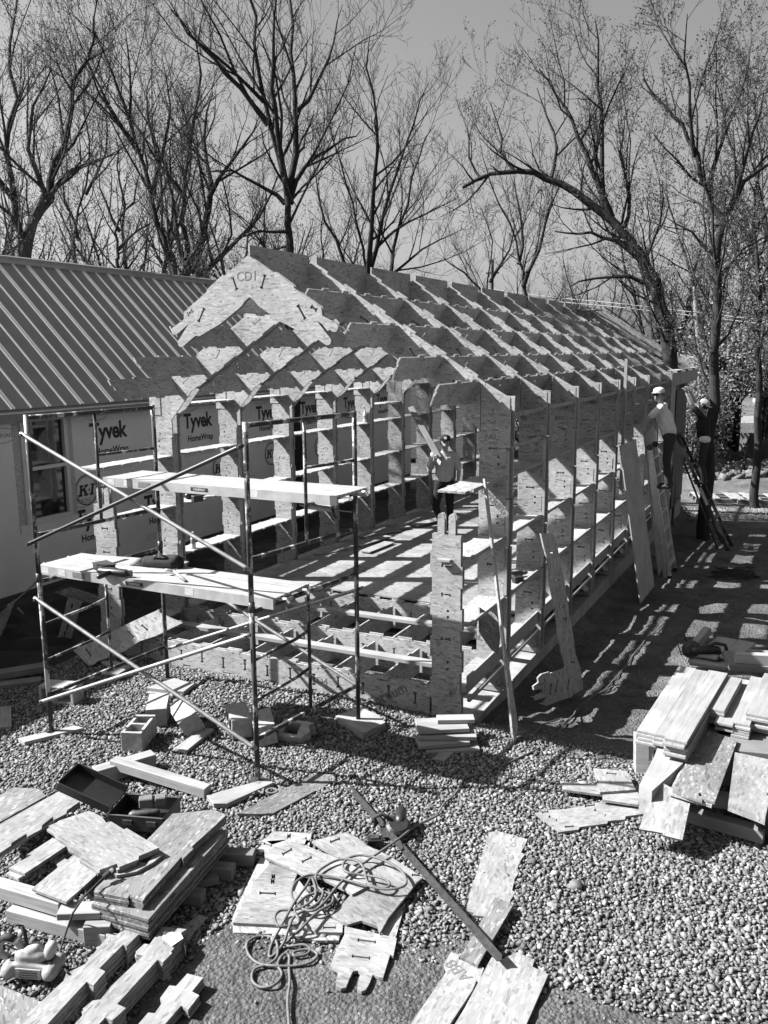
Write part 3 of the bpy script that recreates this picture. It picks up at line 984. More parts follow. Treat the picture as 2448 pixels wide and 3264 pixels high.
tree('tall forked bare tree near the right edge with wide crooked limbs', 20, [
    ([(1545, 760), (1548, 660), (1552, 560), (1550, 480), (1530, 410), (1500, 335), (1470, 270), (1430, 230), (1390, 170)], 30, 4),
    ([(1552, 490), (1590, 420), (1640, 370), (1700, 320)], 18, 4), ([(1500, 340), (1490, 240), (1480, 130), (1485, 30)], 10, 2), ([(1530, 410), (1560, 300), (1600, 200), (1620, 100)], 11, 2),
    ([(1590, 420), (1620, 300), (1650, 200)], 11, 2), ([(1550, 560), (1490, 500), (1440, 470)], 9, 2), ([(1552, 600), (1610, 540), (1680, 500)], 10, 2)], 11, 14000, .06)
tree('slim leafing tree at the far right edge behind the broken trunk', 25, [
    ([(1640, 900), (1632, 760), (1640, 620), (1625, 480), (1640, 340), (1630, 200)], 20, 3), ([(1638, 640), (1590, 560), (1570, 470)], 10, 2), ([(1630, 500), (1690, 400), (1700, 280)], 10, 2), ([(1636, 720), (1590, 680), (1560, 640)], 9, 2)], 12, 16000, .06, leaf='leaf')
# broken ivy-grown trunk by the far corner of the frame
gp = at(1545 * K, 990 * K, -.3)
def on_trunk(px, py): return atd(px * K, py * K, math.hypot(gp.x - CAM.x, gp.y - CAM.y))
bt = tag(empty('tree', gp), 'broken tree trunk grown over with ivy, pale split stubs on top', 'tree')
mb = MB()
w_ = K / FOC * (gp - CAM).length / 2
mb.tube([on_trunk(1545, 1000), on_trunk(1543, 940), on_trunk(1540, 880), on_trunk(1536, 820), on_trunk(1536, 775)], [48 * w_, 40 * w_, 38 * w_, 36 * w_, 38 * w_], 12)
mb.build('trunk', M['bark'], bt, smooth_=True)
for pts_, ws in (([(1524, 790), (1516, 740), (1506, 690), (1500, 620)], [20, 17, 13, 4]), ([(1536, 790), (1534, 760), (1531, 742)], [9, 7, 2]), ([(1556, 790), (1575, 760), (1602, 715)], [18, 14, 5]), ([(1545, 790), (1548, 765)], [24, 15])):
    MB().tube([on_trunk(*q) + Vector((0, -.05 * i, 0)) for i, q in enumerate(pts_)], [a * w_ for a in ws], 9).build('stub', M['bark_pale'] if ws[0] < 21 else M['bark'], bt, smooth_=True)
R_ = np.random.RandomState(4)
pp = []
for i in range(5200):
    t = R_.rand()
    c = on_trunk(1540 + 6 * t, 770 + 225 * t)
    a = R_.rand() * 6.283; r_ = (38 + 10 * t) * w_ * (.95 + abs(R_.normal(0, .22)))
    pp.append((c.x + math.cos(a) * r_, c.y + math.sin(a) * r_, c.z))
me = quad_mesh('ivy', *leaf_quads(np.array(pp), .05, R_), M['ivy'])
me.transform(Matrix.Translation(-gp)); obj('ivy', me, bt, Matrix.Translation(gp))

# leafy thicket and shrubs
def shrub(name, label, c, rx, ry, h, n, size, mat, seed, group='shrubs along the far side of the site', z0=.02):
    n, size = int(n * 1.15), size * .72
    R_ = np.random.RandomState(seed)
    c = Vector(c)
    root = tag(empty(name, c), label, 'shrub', group)
    st = MB()
    anchors = []
    for i in range(26 if z0 < 1 else 22):
        a = R_.rand() * 6.283; r_ = math.sqrt(R_.rand())
        top = Vector((math.cos(a) * r_ * rx, math.sin(a) * r_ * ry, h * (.45 + .55 * R_.rand() * (1.15 - .5 * r_))))
        b0 = Vector((top.x * .25, top.y * .25, -.2)) if z0 < 1 else Vector((R_.normal(0, .12), R_.normal(0, .12), -.2))
        md = b0.lerp(top, .5) + Vector((R_.normal(0, .1 * rx), R_.normal(0, .1 * ry), 0))
        if z0 > 1: md = Vector((b0.x, b0.y, z0 * .9))
        st.tube([b0, md, top], [.035, .02, .006], 4, False)
        for q in range(7): anchors.append(tuple(b0.lerp(md, .4 + .6 * q / 6) if q < 3 else md.lerp(top, (q - 2) / 4)))
    st.build('stem', M['bark'], root, Matrix.Translation(c))
    A_ = np.array(anchors)
    cc = A_[R_.randint(0, len(A_), n)] + R_.normal(0, 1, (n, 3)) * np.array([rx * .17, ry * .17, h * .10])
    cc = cc[cc[:, 2] > z0]
    me = quad_mesh('crown', *leaf_quads(cc, size, R_), mat)
    obj('crown', me, root, Matrix.Translation(c))
def gpt(px, py_ground, dist):
    p = atd(px * K, 1100 * K, dist); return (p.x, p.y, -.75)
shrub('shrub', 'dense leafing shrub mass right of the broken trunk', gpt(1640, 0, 34), 2.6, 1.8, 7.0, 12000, .07, M['leaf'], 1, z0=2.7)
shrub('shrub', 'leafing shrub between the leaning tree and the broken trunk', gpt(1488, 0, 30), 1.6, 1.6, 4.6, 9000, .07, M['leaf'], 2)
shrub('shrub', 'tall leafing thicket behind the broken trunk', gpt(1575, 0, 33), 2.6, 1.6, 8.0, 10000, .075, M['leaf'], 3, z0=2.6)
shrub('shrub', 'grey twiggy thicket below the arching limb', gpt(1340, 0, 30), 2.4, 1.8, 4.2, 7000, .07, M['bud'], 4)
shrub('shrub', 'low grey thicket behind the far roof ridge', gpt(1210, 0, 33), 2.6, 1.8, 4.0, 6000, .07, M['bud'], 5)
shrub('shrub', 'low scrub showing just above the roof near the power pole', gpt(1060, 0, 38), 3.0, 1.8, 4.4, 6000, .08, M['bud'], 6)
shrub('shrub', 'dark scrub behind the metal roof left of the gable', gpt(480, 0, 27), 2.2, 1.8, 5.6, 8000, .06, M['bud'], 7)
shrub('shrub', 'dark scrub behind the middle of the metal roof', gpt(230, 0, 28), 2.6, 1.8, 5.6, 7000, .06, M['bud'], 8)
shrub('shrub', 'scrub behind the metal roof at the far left', gpt(60, 0, 27), 2.2, 1.8, 6.0, 8000, .06, M['bud'], 9)
shrub('shrub', 'scrub filling the gap right of the tall forked trunk', gpt(700, 0, 32), 2.6, 1.8, 5.2, 6000, .07, M['bud'], 10)
shrub('shrub', 'thin scrub below the cluster of slim stems', gpt(880, 0, 34), 2.6, 1.8, 4.9, 6000, .07, M['bud'], 11)
# farther bare trees: one shape, turned and set out
def far_proto():
    T_ = Tree(77); T_.maxlev, T_.sp, T_.ln, T_.rad = 2, (.55, .42, .3), (2.8, 1.3, .6, .3), (.05, .02, .009, .007)
    for i in range(6):
        a = i * 1.05 + T_.r.uniform(-.3, .3)
        top = Vector((math.cos(a) * 2.6, math.sin(a) * 2.6, 9.5 + T_.r.uniform(-2, 1.5)))
        res = T_.limb([(0, 0, -.2), (math.cos(a) * .2, math.sin(a) * .2, 2.2), (math.cos(a) * 1.1, math.sin(a) * 1.1, 5.5), tuple(top)], .17 if i else .2, .015)
        T_.clothe(res, 0, 3, .12, .25)
    return T_.wood('trunk', M['bark']), T_.leaves('crown', M['bud'], 4000, .04, .12)
fw_me, fl_me = far_proto()
FT = [(-40, 40, 1.15, 'farthest left of the hazy bare trees behind the metal roof'), (120, 36, 1.0, 'hazy bare tree behind the left part of the metal roof'), (310, 38, 1.15, 'hazy bare tree behind the long diagonal trunk'), (470, 40, 1.1, 'hazy bare tree in the gap left of the gable peak'), (570, 37, 1.0, 'hazy bare tree directly behind the gable peak'), (690, 42, 1.0, 'hazy bare tree right of the tall forked trunk'), (860, 46, .8, 'hazy bare tree behind the cluster of slim stems'), (1010, 60, .75, 'distant low bare tree left of the power pole'), (1170, 48, .72, 'distant bare tree behind the slim forked tree'), (1290, 44, .8, 'hazy bare tree seen below the arching limb'), (1420, 40, .95, 'hazy bare tree behind the heavy leaning trunk'), (1550, 38, 1.1, 'hazy bare tree behind the right edge limbs'), (1690, 34, 1.2, 'hazy bare tree cut by the right edge')]
for i, (px, dist, sc, lab) in enumerate(FT):
    p = atd(px * K, 1100 * K, dist)
    root = tag(empty('tree', parent=None, m=TR((p.x, p.y, -.75), i * 2.1) @ Matrix.Scale(sc, 4)), lab, 'tree', 'hazy bare trees in the distance')
    obj('trunk', fw_me, root, WM[root]); obj('crown', fl_me, root, WM[root])
# power pole and wires beyond the trees
p = atd(1056 * K, 1100 * K, 34)
pole = tag(empty('power_pole', (p.x, p.y, -.3)), 'thin wooden power pole rising behind the roof ridge', 'pole')
MB().tube([(p.x, p.y, -.3), (p.x, p.y, 6.9)], .055, 8).build('mast', M['bark'], pole)
MB().box((p.x, p.y, 6.4), (.5, .06, .06)).build('cross_arm', M['bark'], pole)
for i, dz in enumerate((4.2, 3.95)):
    a = atd(1200 * K, (640 + i * 8) * K, 30); b = atd(1330 * K, (655 + i * 8) * K, 26)
    d_ = (b - a)
    w = MB().tube([a - d_ * 2, a + Vector((0, 0, -.05)), b, b + d_ * 2], .012, 4).build('overhead_wire', M['galv'])
    tag(w, ['upper', 'lower'][i] + ' of the two pale wires crossing below the arching limb', 'wire', 'overhead wires')
# ------------------------------------------------------------------ the wrapped house on the left
XW = -7.0
HY0, HY1 = -6.0, 14.3
lh = tag(empty('wrapped_house', (XW, 4, -.2)), 'finished house with ribbed metal roof and walls in printed white house wrap', 'house')
def wrap_material():
    m, nt, b = newmat('house_wrap', .55, 0, .3)
    co = coords(nt, jitter=False)
    n = noise_(nt, co, 1.4, 5, .6); f = noise_(nt, coords(nt, (1, 1, .2), jitter=False), 9, 4)
    L(nt, ramp(nt, n, [(.3, .44), (.7, .52)]), b.inputs['Base Color'])
    bump(nt, b, mathn(nt, 'MULTIPLY_ADD', f, .6, n), .35, .05)
    return m
M['wrap'] = wrap_material()
WZ0, WZ1 = .20, 2.78
wy0, wy1, wz0, wz1 = 1.26, 2.10, 1.13, 2.67          # window opening
# the wall in panels round the window opening; wrap sheets overlap
wb = MB()
def wall_rect(mb, ya, yb, za, zb, x=XW, t=.12): mb.box((x - t / 2, (ya + yb) / 2, (za + zb) / 2), (t, yb - ya, zb - za))
wall_rect(wb, HY0, wy0, WZ0, WZ1); wall_rect(wb, wy1, HY1, WZ0, WZ1); wall_rect(wb, wy0, wy1, WZ0, wz0); wall_rect(wb, wy0, wy1, wz1, WZ1)
wall = wb.build('wall', M['wrap'], lh)
MB().box((-9.0, HY1 - .06, 1.4), (3.8, .12, 2.6)).build('end_wall', M['wrap'], lh)
gb = MB()
gb.add([(XW - .02, HY1 - .02, 2.72), (-10.98, HY1 - .02, 2.72), (-9, HY1 - .02, 4.85)], [(0, 1, 2)]).build('gable', M['wrap'], lh)
MB().box((XW - .10, (HY0 + HY1) / 2, -.02), (.16, HY1 - HY0, .43)).build('foundation', flat('shaded_block_base', .06, .95), lh)  # block coloured dark to stand for the shadow below the wall
# window
win = empty('window', (XW, (wy0 + wy1) / 2, wz0), lh)
def bars(rects, x, t):
    m = MB()
    for ya, yb, za, zb in rects: m.box((x, (ya + yb) / 2, (za + zb) / 2), (t, yb - ya, zb - za))
    return m
fw2 = .065
bars([(wy0, wy0 + fw2, wz0, wz1), (wy1 - fw2, wy1, wz0, wz1), (wy0 + fw2, wy1 - fw2, wz0, wz0 + fw2), (wy0 + fw2, wy1 - fw2, wz1 - fw2, wz1), (wy0 + fw2, wy1 - fw2, 1.88, 1.93)], XW - .005, .07).build('frame', M['white_vinyl'], win)
def glass_material():
    m, nt, b = newmat('window_glass', .04, 0, .6)
    b.inputs['Base Color'].default_value = (.012, .012, .012, 1)
    return m
M['glass'] = glass_material()
for za, zb in ((wz0 + fw2, 1.88), (1.93, wz1 - fw2)):
    bars([(wy0 + fw2, wy1 - fw2, za, zb)], XW - .03, .01).build('pane', M['glass'], win)
bars([(wy0 + .09, wy0 + .26, 2.38, 2.56)], XW - .022, .002).build('sticker', flat('window_sticker', .30, .7, 0, .5, 20), win)
# flashing tape round the window
tp = flat('flashing_tape', .45, .8, 0, .3, 40)
bars([(wy0 - .12, wy0 - .002, wz0 - .12, wz1 + .04), (wy1 + .002, wy1 + .11, wz0 - .05, wz1 + .02)], XW + .002, .004).build('flashing_tape', tp, win)
bars([(wy0 - .10, wy1 + .13, wz0 - .15, wz0 - .002)], XW + .003, .006).build('flashing_tape', M['wrap'], win)
# print on the wrap
YZ = Matrix(((0, 0, 1, 0), (1, 0, 0, 0), (0, 1, 0, 0), (0, 0, 0, 1)))     # local X -> +Y, local Y -> +Z, local Z -> +X
def on_wall(me, y, z, name='lettering', lift=.002): return obj(name, me, wall, Matrix.Translation((XW + lift, y, z)) @ YZ)
def squeeze(me, sx, sy=1.0, shear=0.0):
    for v in me.vertices: v.co.x = v.co.x * sx + v.co.y * shear; v.co.y *= sy
    return me
me_ty = squeeze(text_mesh('Tyvek', .36, M['print_black'], .011, spacing=.95), .92)
me_hw = squeeze(text_mesh('HomeWrap', .155, M['print_black'], .0035), .95)
me_dp = text_mesh('DU PONT', .082, M['print_grey'], .0)
def ring_mesh(rx, rz, w, mat, n=40):
    o = [(rx * math.cos(2 * math.pi * k / n), rz * math.sin(2 * math.pi * k / n)) for k in range(n)]
    i = [((rx - w) * math.cos(2 * math.pi * k / n), (rz - w) * math.sin(2 * math.pi * k / n)) for k in range(n)]
    return sheet_mesh('emblem_ring', o, .0008, mat, [i])
me_ov = ring_mesh(.235, .105, .008, M['print_grey'])
me_r1 = ring_mesh(.235, .235, .018, M['print_black']); me_r2 = ring_mesh(.205, .205, .008, M['print_black'])
def ki_mesh():
    def sh(p): return [(x + y * .22, y) for x, y in p]
    K = [(-.135, -.09), (-.045, -.09), (-.045, -.065), (-.065, -.06), (-.065, -.02), (-.045, .0), (.005, -.06), (-.01, -.065), (-.01, -.09), (.075, -.09), (.075, -.065), (.06, -.06), (-.005, .03), (.04, .06), (.06, .065), (.06, .09), (-.02, .09), (-.02, .065), (-.01, .06), (-.065, .02), (-.065, .06), (-.045, .065), (-.045, .09), (-.135, .09), (-.135, .065), (-.115, .06), (-.115, -.06), (-.135, -.065)]
    I = [(.115, -.09), (.205, -.09), (.205, -.065), (.185, -.06), (.185, .06), (.205, .065), (.205, .09), (.115, .09), (.115, .065), (.135, .06), (.135, -.06), (.115, -.065)]
    me = bpy.data.meshes.new('emblem')
    bm = bmesh.new()
    for poly in (K, I, circle(.09, .0, .018, 10)):
        tmp = sheet_mesh('t', [((x - .035) * .92, y * .95) for x, y in sh(poly)], .0008, M['print_black'])
        bm.from_mesh(tmp); bpy.data.meshes.remove(tmp)
    bm.to_mesh(me); bm.free()
    me.materials.append(M['print_black'])
    return me
me_ki = ki_mesh()
fine = MB()
for r_ in range(4):
    xx = -.42
    while xx < .42:
        w_ = random.uniform(.03, .09)
        fine.box((xx + w_ / 2, -.03 * r_, .0004), (w_, .012, .0008)); xx += w_ + .014
me_fn = fine.mesh('small_print', flat('faint_print', .38, .7))
def logo_set(y, z):
    on_wall(me_ty, y, z); on_wall(me_hw, y + .06, z - .24); on_wall(me_dp, y - .22, z + .36); on_wall(me_ov, y - .22, z + .39, 'emblem_ring'); on_wall(me_fn, y + .02, z - .40, 'small_print')
def ki_set(y, z):
    on_wall(me_ki, y, z, 'emblem'); on_wall(me_r1, y, z, 'emblem_ring'); on_wall(me_r2, y, z, 'emblem_ring')
# staggered rows of print, the spacing of the roll
for y in (2.95, 5.15, 7.35, 9.0, 10.9, 12.6): logo_set(y, 2.20)
for y in (.55, 2.42, 4.1, 5.75, 7.45, 9.4, 11.4): 
    if not (wy0 - .3 < y < wy1 + .2): ki_set(y, 1.42 + .06 * math.sin(y))
for y in (.25, 2.55, 4.05, 6.2, 8.3): logo_set(y, .92)
on_wall(me_dp, .98, 2.38); on_wall(me_ov, .98, 2.41, 'emblem_ring')
# roof: ribbed metal on both slopes
RXX, RZZ, EX, EZ = -9.0, 4.96, -6.72, 2.77
def metal_material():
    m, nt, b = newmat('roof_metal', .38, .55, .5)
    n = noise_(nt, coords(nt, (1, 1, 1), jitter=False), 3, 5)
    L(nt, ramp(nt, n, [(.3, .25), (.7, .30)]), b.inputs['Base Color'])
    return m
M['roof_metal'] = metal_material()
m_rib = flat('bright_rib_metal', .85, .42, .8, .05, 6)
dv = Vector((EX - RXX, 0, EZ - RZZ))
RY0, RY1 = -6.4, 14.6
pan = .915
yy = RY0
rib_i = 0
nrm = Vector((-dv.z, 0, dv.x)).normalized()
rib_me = MB()
prof = [(-.030, 0), (-.014, .020), (.014, .020), (.030, 0)]
Ls = dv.length
def rib_mesh(w, h):
    mb = MB()
    p = [(-w, 0), (-w * .45, h), (w * .45, h), (w, 0)]
    vs = [(0, a, b) for a, b in p] + [(Ls, a, b) for a, b in p]
    mb.add(vs, [(0, 1, 5, 4), (1, 2, 6, 5), (2, 3, 7, 6), (0, 3, 2, 1), (4, 5, 6, 7)])
    return mb.mesh('rib', m_rib)
me_rb, me_rs = rib_mesh(.034, .028), rib_mesh(.019, .020)
while yy < RY1 - .1:
    yb = min(yy + pan, RY1)
    pn = MB()
    a0, a1 = Vector((RXX, yy, RZZ)), Vector((EX, yy, EZ))
    t_ = nrm * -.012
    w_ = Vector((0, yb - yy - .002, 0))
    pn.add([a0, a1, a1 + w_, a0 + w_, a0 + t_, a1 + t_, a1 + w_ + t_, a0 + w_ + t_], [(0, 1, 2, 3), (7, 6, 5, 4), (0, 4, 5, 1), (1, 5, 6, 2), (2, 6, 7, 3), (3, 7, 4, 0)])
    po_ = pn.build('roof_panel', M['roof_metal'], lh)
    mm = frame_m(a0, dv, (0, 1, 0))
    for q in range(3):
        off = .04 + q * .305
        rib_i += 1
        for o2 in ((-.022, .022) if rib_i % 2 else (0,)):
            if yy + off + o2 < yb: obj('rib', me_rs, po_, mm @ Matrix.Translation((0, off + o2, .001)))
    yy = yb
sb_ = MB().add([(RXX, RY0, RZZ), (RXX, RY1, RZZ), (-11.28, RY1, EZ), (-11.28, RY0, EZ)], [(0, 1, 2, 3)])
sb_.build('roof_back', M['roof_metal'], lh)
rc = MB()
rc.tube([(RXX, RY0 - .05, RZZ + .02), (RXX, RY1 + .05, RZZ + .02)], .075, 8)
rc.build('ridge_cap', M['roof_metal'], lh)
MB().box((EX - .03, (RY0 + RY1) / 2, EZ - .10), (.03, RY1 - RY0, .17)).build('fascia', flat('grey_trim', .20, .5), lh)
MB().box(((EX + XW) / 2 - .03, (RY0 + RY1) / 2, EZ - .05), (.32, RY1 - RY0, .02)).build('soffit', M['white_vinyl'], lh)
# dark earth and sacks piled in the gap is left to the ground sheet; a black sheet covers the foot of the wall
# ------------------------------------------------------------------ scaffold tower
LEG = {'nr': (-1.07, -1.77), 'fr': (-.87, -.39), 'nl': (-3.345, -1.81), 'fl': (-3.245, -.30)}
SC = tag(empty('scaffold', (-2.1, -1.05, 0)), 'two-lift steel tube scaffold with chipped paint and crossed braces before the gable', 'scaffold')
def lp(leg, z): return Vector((LEG[leg][0], LEG[leg][1], z))
def lerp(a, b, t): return a + (b - a) * t
RT = .0215
for s, base in (('r', .045), ('l', .045)):
    n_, f_ = 'n' + s, 'f' + s
    for lift, (z0, z1) in enumerate(((base, 1.50), (1.503, 2.97))):
        fr = empty('scaffold_frame', lp(n_, z0), SC)
        for leg in (n_, f_):
            MB().tube([lp(leg, z0), lp(leg, z1)], RT, 10).build('leg', M['scaffold'], fr, smooth_=True)
            if lift == 0: MB().box(tuple(lp(leg, z0 - .004)), (.11, .11, .008)).build('base_plate', M['dark_steel'], fr)
            else: MB().tube([lp(leg, z0 - .03), lp(leg, z0 + .05)], RT + .005, 10).build('coupling', M['dark_steel'], fr, smooth_=True)
        ra, rb = ((.40, 1.475) if lift == 0 else (1.90, 2.945))
        for z in (ra, rb):
            MB().tube([lp(n_, z), lp(f_, z)], RT * .95, 10).build('rail', M['scaffold'], fr, smooth_=True)
        mid = lambda z: lerp(lp(n_, z), lp(f_, z), .50)
        MB().tube([mid(ra if lift == 0 else ra), mid(rb)], RT * .72, 8).build('upright', M['scaffold'], fr, smooth_=True)
        if lift == 0:
            for z in (.76, 1.10):
                MB().tube([lp(n_, z - .03), lerp(lp(n_, z), mid(z), .75) + Vector((0, 0, .0)), mid(z + .03)], RT * .66, 8).build('rung', M['scaffold'], fr, smooth_=True)
        else:
            for z in (2.22, 2.53):
                MB().tube([mid(z + .01), lp(f_, z)], RT * .66, 8).build('rung', M['scaffold'], fr, smooth_=True)
def brace(a, b, mat, dark=False):
    d = (b - a).normalized()
    mb = MB().tube([a - d * .03, a + d * .02, b - d * .02, b + d * .03], RT * .82, 8)
    o = mb.build('cross_brace', mat, SC, smooth_=True)
    for p in (a, b):
        MB().tube([p + Vector((0, -.035, 0)), p + Vector((0, .03, 0))], .012, 8).build('brace_pin', M['dark_steel'], o)
off = Vector((0, -.045, 0)); off2 = Vector((0, -.075, 0))
brace(lp('nl', 2.80) + off, lp('nr', 1.84) + off, M['galv'])
brace(lp('nl', 1.84) + off2, lp('nr', 2.79) + off2, M['black_plastic'])
brace(lp('nl', 1.32) + off, lp('nr', .35) + off, M['galv'])
brace(lp('nl', .36) + off2, lp('nr', 1.30) + off2, M['galv'])
off, off2 = Vector((0, .045, 0)), Vector((0, .075, 0))
brace(lp('fl', 1.32) + off, lp('fr', .36) + off, M['galv'])
brace(lp('fl', .36) + off2, lp('fr', 1.32) + off2, M['galv'])

def deck_material():
    m, nt, b = newmat('deck_boards', .7, 0, .3)
    co = coords(nt, (1, 1, 1))
    sep = nt.nodes.new('ShaderNodeSeparateXYZ'); L(nt, co, sep.inputs[0])
    g = noise_(nt, coords(nt, (1.0, 40, 40)), 1.3, 5, .7)
    big = noise_(nt, co, 3, 5, .6)
    x = mathn(nt, 'MULTIPLY_ADD', g, .7, mathn(nt, 'MULTIPLY', big, .45))
    L(nt, ramp(nt, x, [(.40, .13), (.55, .22), (.75, .29)]), b.inputs['Base Color'])
    bump(nt, b, g, .3, .003)
    return m
M['deck'] = deck_material()
def deck(name, a, b, w, ztop, label, planks=1):
    a, b = Vector((a[0], a[1], 0)), Vector((b[0], b[1], 0))
    m = frame_m((a.x, a.y, ztop), b - a, Vector((-(b - a).y, (b - a).x, 0)))
    ln = (b - a).length
    root = tag(empty(name, parent=None, m=m), label, 'platform', 'scaffold platforms')
    wd = w / 7
    for i in range(7):
        MB().box((ln / 2, -w / 2 + wd * (i + .5), -.012), (ln - .01, wd - .006, .022)).build('deck_board', M['deck'], root, m @ Matrix.Translation((0, 0, random.uniform(-.001, .001))))
    for s in (-1, 1): MB().box((ln / 2, s * (w / 2 + .011), -.042), (ln, .020, .085)).build('side_rail', flat('painted_rail', .42, .5, .2, .18, 8), root, m)
    for q in (.02, ln - .02):
        for s in (-.3, .3):
            pts_ = [(q, w * s, -.03), (q + (.07 if q > 1 else -.07), w * s, -.02), (q + (.095 if q > 1 else -.095), w * s, -.05)]
            MB().tube(pts_, .012, 8).build('hook', M['aluminium'], root, m)
    for u in (.45,):
        pl = MB().box((ln * u, -w / 2 - .022, -.042), (.20, .002, .034)).build('name_plate', M['print_black'], root, m)
        obj('lettering', text_mesh('LOUISVILLE', .026, M['white_vinyl'], .0006), pl, m @ Matrix.Translation((ln * u, -w / 2 - .0245, -.051)) @ RX)
    MB().box((ln * .20, -w / 2 - .022, -.042), (.15, .002, .05)).build('sticker', M['print_grey'], root, m)
    for u in (.04, .12, .68): MB().box((ln * u, -w / 2 - .0215, -.04), (.09, .002, .06)).build('sticker', flat('pale_sticker', .5, .7, 0, .2, 40), root, m)
    return root
deck('scaffold_platform', (-3.56, -1.36), (-.93, -1.40), .50, 1.565, 'lower white scaffold platform carrying black tools and a tool bag')
deck('scaffold_platform', (-3.36, -.66), (-.72, -.72), .50, 2.305, 'upper white scaffold platform just below the top rails')
# loose board lying beside the lower platform
o = MB().box((0, 0, 0), (1.0, .22, .02)).build('loose_board', M['wood'], None, TR((-2.95, -.98, 1.513), .16))
tag(o, 'short pale board lying behind the lower scaffold platform', 'board')

# ------------------------------------------------------------------ traced sheet pieces lying about
def plane_from(pts3):
    a, b, c = pts3
    n = (b - a).cross(c - a).normalized()
    if n.z < 0: n = -n
    return a, n
def px_poly(pix, z=0.0, tilt=None):
    """pixels -> 3D points on the plane z + tilt.x, tilt.y gradients about the first point"""
    p0 = at(*pix[0], z)
    n = Vector((-(tilt[0]), -(tilt[1]), 1)).normalized() if tilt else Vector((0, 0, 1))
    out = []
    for q in pix:
        d = ray(*q)
        t = (p0 - CAM).dot(n) / d.dot(n)
        out.append(CAM + d * t)
    return out, n
def piece(name, pix, ztop, t, mat, label, cat, group=None, holes=(), tilt=None, parent=None, grain=None):
    """a sheet whose top face lies in a level (or tilted) plane; outline and holes given in photo pixels"""
    p, n = px_poly(pix, ztop, tilt)
    c = sum(p, Vector()) / len(p)
    if grain is not None: xd = px_poly([pix[0]] + list(grain), ztop, tilt)[0]; xd = xd[2] - xd[1]
    else: xd = max((p[(i + 1) % len(p)] - p[i] for i in range(len(p))), key=lambda v: v.length)
    yd = n.cross(xd)
    m = frame_m(c - n * t, xd, yd)
    inv = m.inverted()
    loc = [(q.x, q.y) for q in (inv @ v for v in p)]
    hl = []
    for h in holes:
        hp, _ = px_poly([pix[0]] + list(h), ztop, tilt)
        hl.append([(q.x, q.y) for q in (inv @ v for v in hp[1:])])
    o = sheet(name, loc, t, mat, parent, m, hl)
    if parent is None: tag(o, label, cat, group)
    return o, m
def zm(ox, oy, k): return lambda *ps: [(ox + x * k, oy + y * k) for x, y in ps]
ORD = ['topmost', 'second from the top', 'third from the top', 'fourth from the top', 'fifth from the top', 'sixth from the top', 'lowest but one', 'lowest']
def stack(name, pix, ztop, n, t, mat, where, cat, group, jitter=.012, holes=()):
    """n loose sheets on top of one another, the top one traced"""
    objs = []
    first, m = piece(name, pix, ztop, t, mat, '', cat, group, holes)
    for i in range(n):
        if i == 0: o = first
        else:
            o = first.copy(); COL.objects.link(o)
            a = random.uniform(-jitter, jitter)
            mm = m @ Matrix.Translation((random.uniform(-jitter, jitter), random.uniform(-jitter, jitter), -i * (t + .0015))) @ Matrix.Rotation(a * .6, 4, 'Z')
            o.matrix_basis = mm; WM[o] = mm
        lab = '%s of %s' % (ORD[i] if i < n - 1 else 'lowest', where) if n > 1 else where
        tag(o, lab, cat, group)
        objs.append(o)
    return objs
def slot_px(cx, cy, L_, w, ang): return slot(cx, cy, L_, w, ang)

A = zm(0, 2400, .7378)
A2 = zm(0, 2400, .42194)
B2 = zm(0, 2700, .42194)
# --- pile at the left: sleepers, sheets and cut pieces
def timber(name, pa, pb, z, w, h, label, cat, group=None, mat='wood', rot=0.0):
    """a timber on its centre line between two pixels taken at its top face"""
    a, b = at(*pa, z), at(*pb, z)
    d = b - a
    m = frame_m((a + b) / 2 - Vector((0, 0, h / 2)), d, Vector((-d.y, d.x, 0)))
    o = MB().box((0, 0, 0), (d.length, w, h)).build(name, M[mat], None, m @ Matrix.Rotation(rot, 4, 'X'))
    tag(o, label, cat, group)
    bev(o, .004)
    return o
def bev(o, w=.003):
    md = o.modifiers.new('bevel', 'BEVEL'); md.width = w; md.segments = 1; md.limit_method = 'ANGLE'
    return o
G1 = 'sleepers under the left sheet pile'
timber('sleeper', A((560, 405))[0], A((1100, 425))[0], .10, .09, .09, 'square timber sleeper sticking out farthest from under the left sheet pile', 'timber', G1, 'wood_dark')
timber('sleeper', A((480, 440))[0], A((1010, 488))[0], .10, .09, .09, 'square timber sleeper, middle one of three under the left sheet pile', 'timber', G1, 'wood_dark')
timber('sleeper', A((380, 560))[0], A((880, 600))[0], .10, .09, .09, 'square timber sleeper nearest the notched strips under the left sheet pile', 'timber', G1, 'wood_dark')
timber('timber', A2((-60, 955))[0], A2((480, 1110))[0], .20, .09, .09, 'pale square timber along the near edge of the left sheet pile', 'timber')
timber('timber', A2((80, 1155))[0], A2((830, 1345))[0], .10, .09, .09, 'pale square timber lying on the gravel below the left sheet pile', 'timber')
timber('timber', A2((1180, 1000))[0], A2((1640, 900))[0], .07, .14, .05, 'flat weathered plank half hidden under the left sheet pile', 'timber', None, 'wood_dark')
G2 = 'sheets stacked in the left pile'
sup = A((985, 330), (640, 720), (395, 650), (720, 330))
stack('osb_sheet', sup, .235, 7, .018, M['osb_dark'], 'the thick sheet stack in the left pile', 'sheet', G2, .006)
c_poly = A((640, 370), (745, 262), (925, 245), (978, 268), (828, 405), (836, 412), (790, 458), (783, 450), (628, 622), (615, 640), (560, 620), (560, 606), (553, 628), (468, 612), (405, 600), (412, 585))
stack('osb_sheet', c_poly, .295, 3, .018, M['osb_dark'], 'the stained notched sheets in the left pile', 'sheet', G2, .008)
